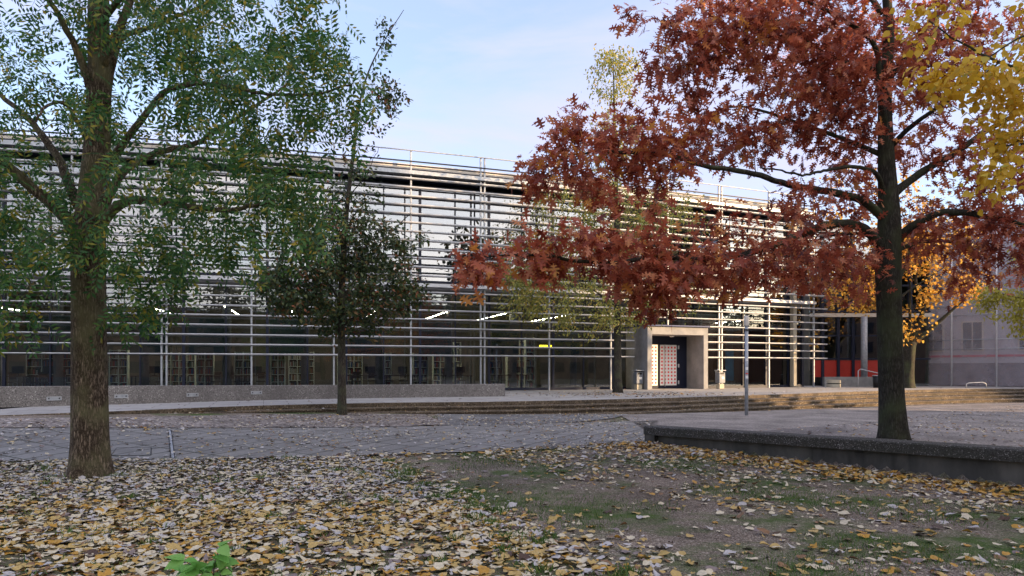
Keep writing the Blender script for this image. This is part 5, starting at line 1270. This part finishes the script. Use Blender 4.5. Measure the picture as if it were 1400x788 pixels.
def kg(x, y):
    t, s = wdist(x, y); return (t > 0.4) * (s > -0.3) * (y < np.interp(x, Bc[:, 0], Bc[:, 1]) - 0.1) * np.clip(0.3 + 0.25 * nz2(x, y, 1.0), 0.05, 1)
x, y = scatter(26000, 3, 22, 6, 31, kg, 9)
litter('fallen_leaves', 'small brown leaf scraps strewn over the grit court behind the wall', x, y, (0.03, 0.07), [22, 18, 10, 5, 26, 12, 12], 10, lift=0.022)
def kp(x, y):
    ed = y - np.interp(x, Tc[:, 0], Tc[:, 1]); return (ed > 0.05) * np.clip(np.exp(-((x - 5.5) / 3.5) ** 2 - ((y - 29.5) / 2.2) ** 2) * 1.0 + 0.02, 0, 1)
x, y = scatter(26000, -12, 26, 18, 42, kp, 11)
litter('fallen_leaves', 'patch of brown leaves on the plaza around the foot of the thin yellow-green tree', x, y, (0.05, 0.10), [8, 6, 6, 8, 40, 26, 6], 12, lift=0.006, onplaza=True)
# leaves lying on the steps
r = np.random.default_rng(77); xs_, ys_, zs_ = [], [], []
for _ in range(900):
    k = r.integers(1, 5); i = r.integers(20, NS - 20); A_ = curve_k(k - 1)[i]; B_ = curve_k(k)[i]; t = r.uniform(0.25, 0.95)
    q = B_ * (1 - t) + A_ * t; xs_.append(q[0]); ys_.append(q[1]); zs_.append(HT[k] + 0.008)
n = len(xs_); a = r.uniform(0, 6.28, n)
tag(inst_mesh('fallen_leaves', FAN[0], FAN[1], np.stack([xs_, ys_, zs_], 1), np.stack([np.cos(a), np.sin(a), a * 0], 1), np.stack([r.normal(0, .2, n), r.normal(0, .2, n), a * 0 + 1], 1), r.uniform(0.06, 0.11, n), LIT, mi=r.choice(7, n)),
    'few small leaves lying on the treads of the stone steps', 'fallen leaves', kind='stuff')
# grass
blade = ([(-0.06, 0, 0), (0.06, 0, 0), (0.045, 0.55, 0.06), (-0.045, 0.55, 0.06), (0, 1, 0.25)], [[0, 1, 2, 3], [3, 2, 4]])
LM['grass'] = leafmat('grass_blade', [(0, (0.045, 0.10, 0.02)), (0.6, (0.08, 0.17, 0.03)), (1, (0.18, 0.2, 0.05))], 0.3)
def grass(label, x, y, size, seed):
    r = np.random.default_rng(seed); n = len(x); z = ground(x, y) + 0.005
    Fv = np.stack([r.normal(0, 0.45, n), r.normal(0, 0.45, n), np.ones(n)], 1); a = r.uniform(0, 6.28, n)
    o = inst_mesh('grass', blade[0], blade[1], np.stack([x, y, z], 1), Fv, np.stack([np.cos(a), np.sin(a), a * 0 + 0.1], 1), r.uniform(size[0], size[1], n), LM['grass'])
    tag(o, label, 'grass', kind='stuff')
def gk(x, y):
    t, s = wdist(x, y); return (~inbed(x, y)) * (t < -0.5) * (np.clip(nz2(x, y, 1.7, 2.0) - 0.02, 0, 1) * 1.3)
x, y = scatter(170000, -1, 8, 3.4, 13.5, gk, 20)
yt = np.interp(x, [p[0] for p in pfw], [p[1] for p in pfw]); k = y < yt - 0.1
grass('low thin grass patches growing in the grit on the right', x[k], y[k], (0.02, 0.05), 21)
x, y = scatter(60000, -12, 1.5, 3.4, 12, lambda x, y: inbed(x, y) * (np.clip(nz2(x, y, 3.1, 0.5) - 0.33, 0, 1) * 1.6 + 0.015), 22)
ex, ey = [], []
rr_ = np.random.default_rng(24)
for q in range(46):
    k_ = rr_.integers(1, 34); cx_ = BR[k_][0] + rr_.normal(-0.1, 0.16); cy_ = BR[k_][1] + rr_.normal(0, 0.08); m_ = rr_.integers(20, 110)
    ex += list(cx_ + rr_.normal(0, 0.06, m_)); ey += list(cy_ + rr_.normal(0, 0.05, m_))
for q in range(60):
    cx_ = rr_.uniform(-7, 1); cy_ = rr_.uniform(4.6, 10.5); m_ = rr_.integers(15, 80)
    if inbed(np.array([cx_]), np.array([cy_]))[0]: ex += list(cx_ + rr_.normal(0, 0.05, m_)); ey += list(cy_ + rr_.normal(0, 0.05, m_))
x = np.concatenate([x, ex]); y = np.concatenate([y, ey])
grass('short grass tufts poking through the leaf carpet on the left', x, y, (0.04, 0.10), 23)

# ------------------------------------------------------------------ surroundings out of view, some added to cast shade and fill reflections
def block(name, label, c, w, d, h, rot, m, floors, cols):
    e = empty(name, c, label, 'building'); ux = Vector((math.cos(rot), math.sin(rot), 0)); uy = Vector((-ux.y, ux.x, 0)); ax = (ux, uy, Z3); c = Vector(c)
    mb = MB(); mb.box(c + Z3 * (h / 2 - 0.5), (w, d, h + 1), ax); part(mb, 'wall', m, e)
    mb = MB(); mb.box(c + Z3 * (h + 0.25), (w + 0.8, d + 0.8, 0.4), ax); part(mb, 'roof', M['galv'], e)
    for side in (-1, 1):
        for fl in range(floors):
            for k in range(cols):
                u = -w / 2 + w * (k + 0.5) / cols; z = 1.9 + fl * (h - 1.5) / floors
                wi = MB(); wi.box(c + ux * u + uy * (side * d / 2) + Z3 * z, (w / cols * 0.5, 0.12, (h / floors) * 0.5), ax); part(wi, 'window', M['winglass'], e)
    return e
block('unseen_building', 'unseen tall brown apartment block added as sun blocker right of the viewpoint', (49.5, 10.8, 0), 8, 12, 27, R(0), M['brick'], 7, 4)  # added out of view to block the sun from the library front
block('unseen_low_hall', 'unseen low brown hall added to the right beyond the tall apartment block', (66, 33.5, 0), 12, 39, 6.6, R(0), M['brick'], 2, 4)  # added to hide bright low sky from the glass reflections
block('unseen_building', 'unseen long brown apartment block added for shade behind the viewpoint on the right', (62, -20, 0), 60, 12, 17, R(86), M['brick'], 5, 14)  # added as the lower sun blocker, keeps the foreground in shade
block('unseen_building', 'pale apartment block with many windows behind the viewpoint between two brown ones', (38, -66, 0), 56, 12, 14, R(14), M['plinth'], 5, 18)
block('unseen_building', 'low brown apartment row directly behind the viewpoint', (-12, -52, 0), 60, 12, 10, R(4), M['brick'], 3, 12)
proto = None
spots = [(-26, -30, 1.1), (-15, -24, 0.9), (-5, -33, 1.2), (6, -26, 1.0), (15, -34, 1.25), (24, -22, 1.0), (31, -30, 1.15), (34, -12, 0.95), (-30, -12, 1.1), (28, -42, 1.3), (40, -22, 1.2), (-38, 2, 1.2), (22, 3, 1.25), (27, -5, 1.6), (11, -12, 1.45), (42, 21.5, 1.6), (84, 6, 1.0), (82, 15, 1.0), (85, 24, 0.95), (82, 33, 1.0), (86, 42, 1.0)]  # trees beside the tall block and past the hall added for shade and reflections
for k, (x, y, s) in enumerate(spots):
    if proto is None:
        c = Vector((x, y, 0)); H_ = 11.0
        def rel(px_, py_, pz_): return c + Vector((px_, py_, pz_))
        rs = np.random.default_rng(60)
        # blobs use photo coordinates in tree(); build around a spot in front of the lens and move the whole tree
        Zt = 30.0
        bl = [(700, 505 - F / Zt * 7.0, Zt, F / Zt * 3.4, F / Zt * 3.6, 3.4, 150), (700 + 40, 505 - F / Zt * 4.5, Zt, F / Zt * 2.6, F / Zt * 1.6, 2.6, 50), (700 - 50, 505 - F / Zt * 5, Zt, F / Zt * 2.6, F / Zt * 2, 2.6, 50)]
        proto = tree('unseen_park_tree', 'leafy tree behind the viewpoint', 'tree', Vector((0, Zt, 0)),
                     [(Vector((0, Zt, -0.1)), 0.3), (Vector((0, Zt, 2)), 0.22), (Vector((0.2, Zt, 5)), 0.16), (Vector((0, Zt, 9)), 0.05)],
                     [([Vector((0, Zt, 3)), Vector((1.2, Zt + 0.5, 4.5)), Vector((2.4, Zt + 1, 6))], 0.1, 0.02), ([Vector((0, Zt, 3.2)), Vector((-1.2, Zt - 0.5, 4.7)), Vector((-2.4, Zt - 1, 6.4))], 0.1, 0.02), ([Vector((0, Zt, 4)), Vector((0.3, Zt - 1.2, 6)), Vector((0.5, Zt - 2, 8))], 0.09, 0.02), ([Vector((0.1, Zt, 4)), Vector((-0.3, Zt + 1.2, 6)), Vector((-0.5, Zt + 2, 8.4))], 0.09, 0.02)],
                     bl, M['bark_thin'], simple_leaf(0.4, 0.1, 0.1, 0.7), LM['back'], (0.25, 0.42), 16, 0.35, tw=0.02, seed=61)
        for ch in proto.children:      # re-centre on the trunk base so the copies can be moved
            ch.location = (0, -Zt, 0)
        o = proto
    else:
        o = proto.copy(); COL.objects.link(o)
        for ch in proto.children:
            cc = ch.copy(); COL.objects.link(cc); cc.parent = o
    o.location = (x, y, 0); o.scale = (s, s, s); o.rotation_euler = (0, 0, k * 1.3)
    o['label'] = 'park tree behind the viewpoint, %s from the left' % (ordn[k] if k < 12 else ('standing alone nearest the library', 'tallest, before the long brown block', 'tall, directly behind the viewpoint', 'added to shade the library from the right', 'first added beyond the low hall', 'second added beyond the low hall', 'third added beyond the low hall', 'fourth added beyond the low hall', 'last added beyond the low hall')[k - 12]); o['group'] = 'park trees behind the viewpoint'
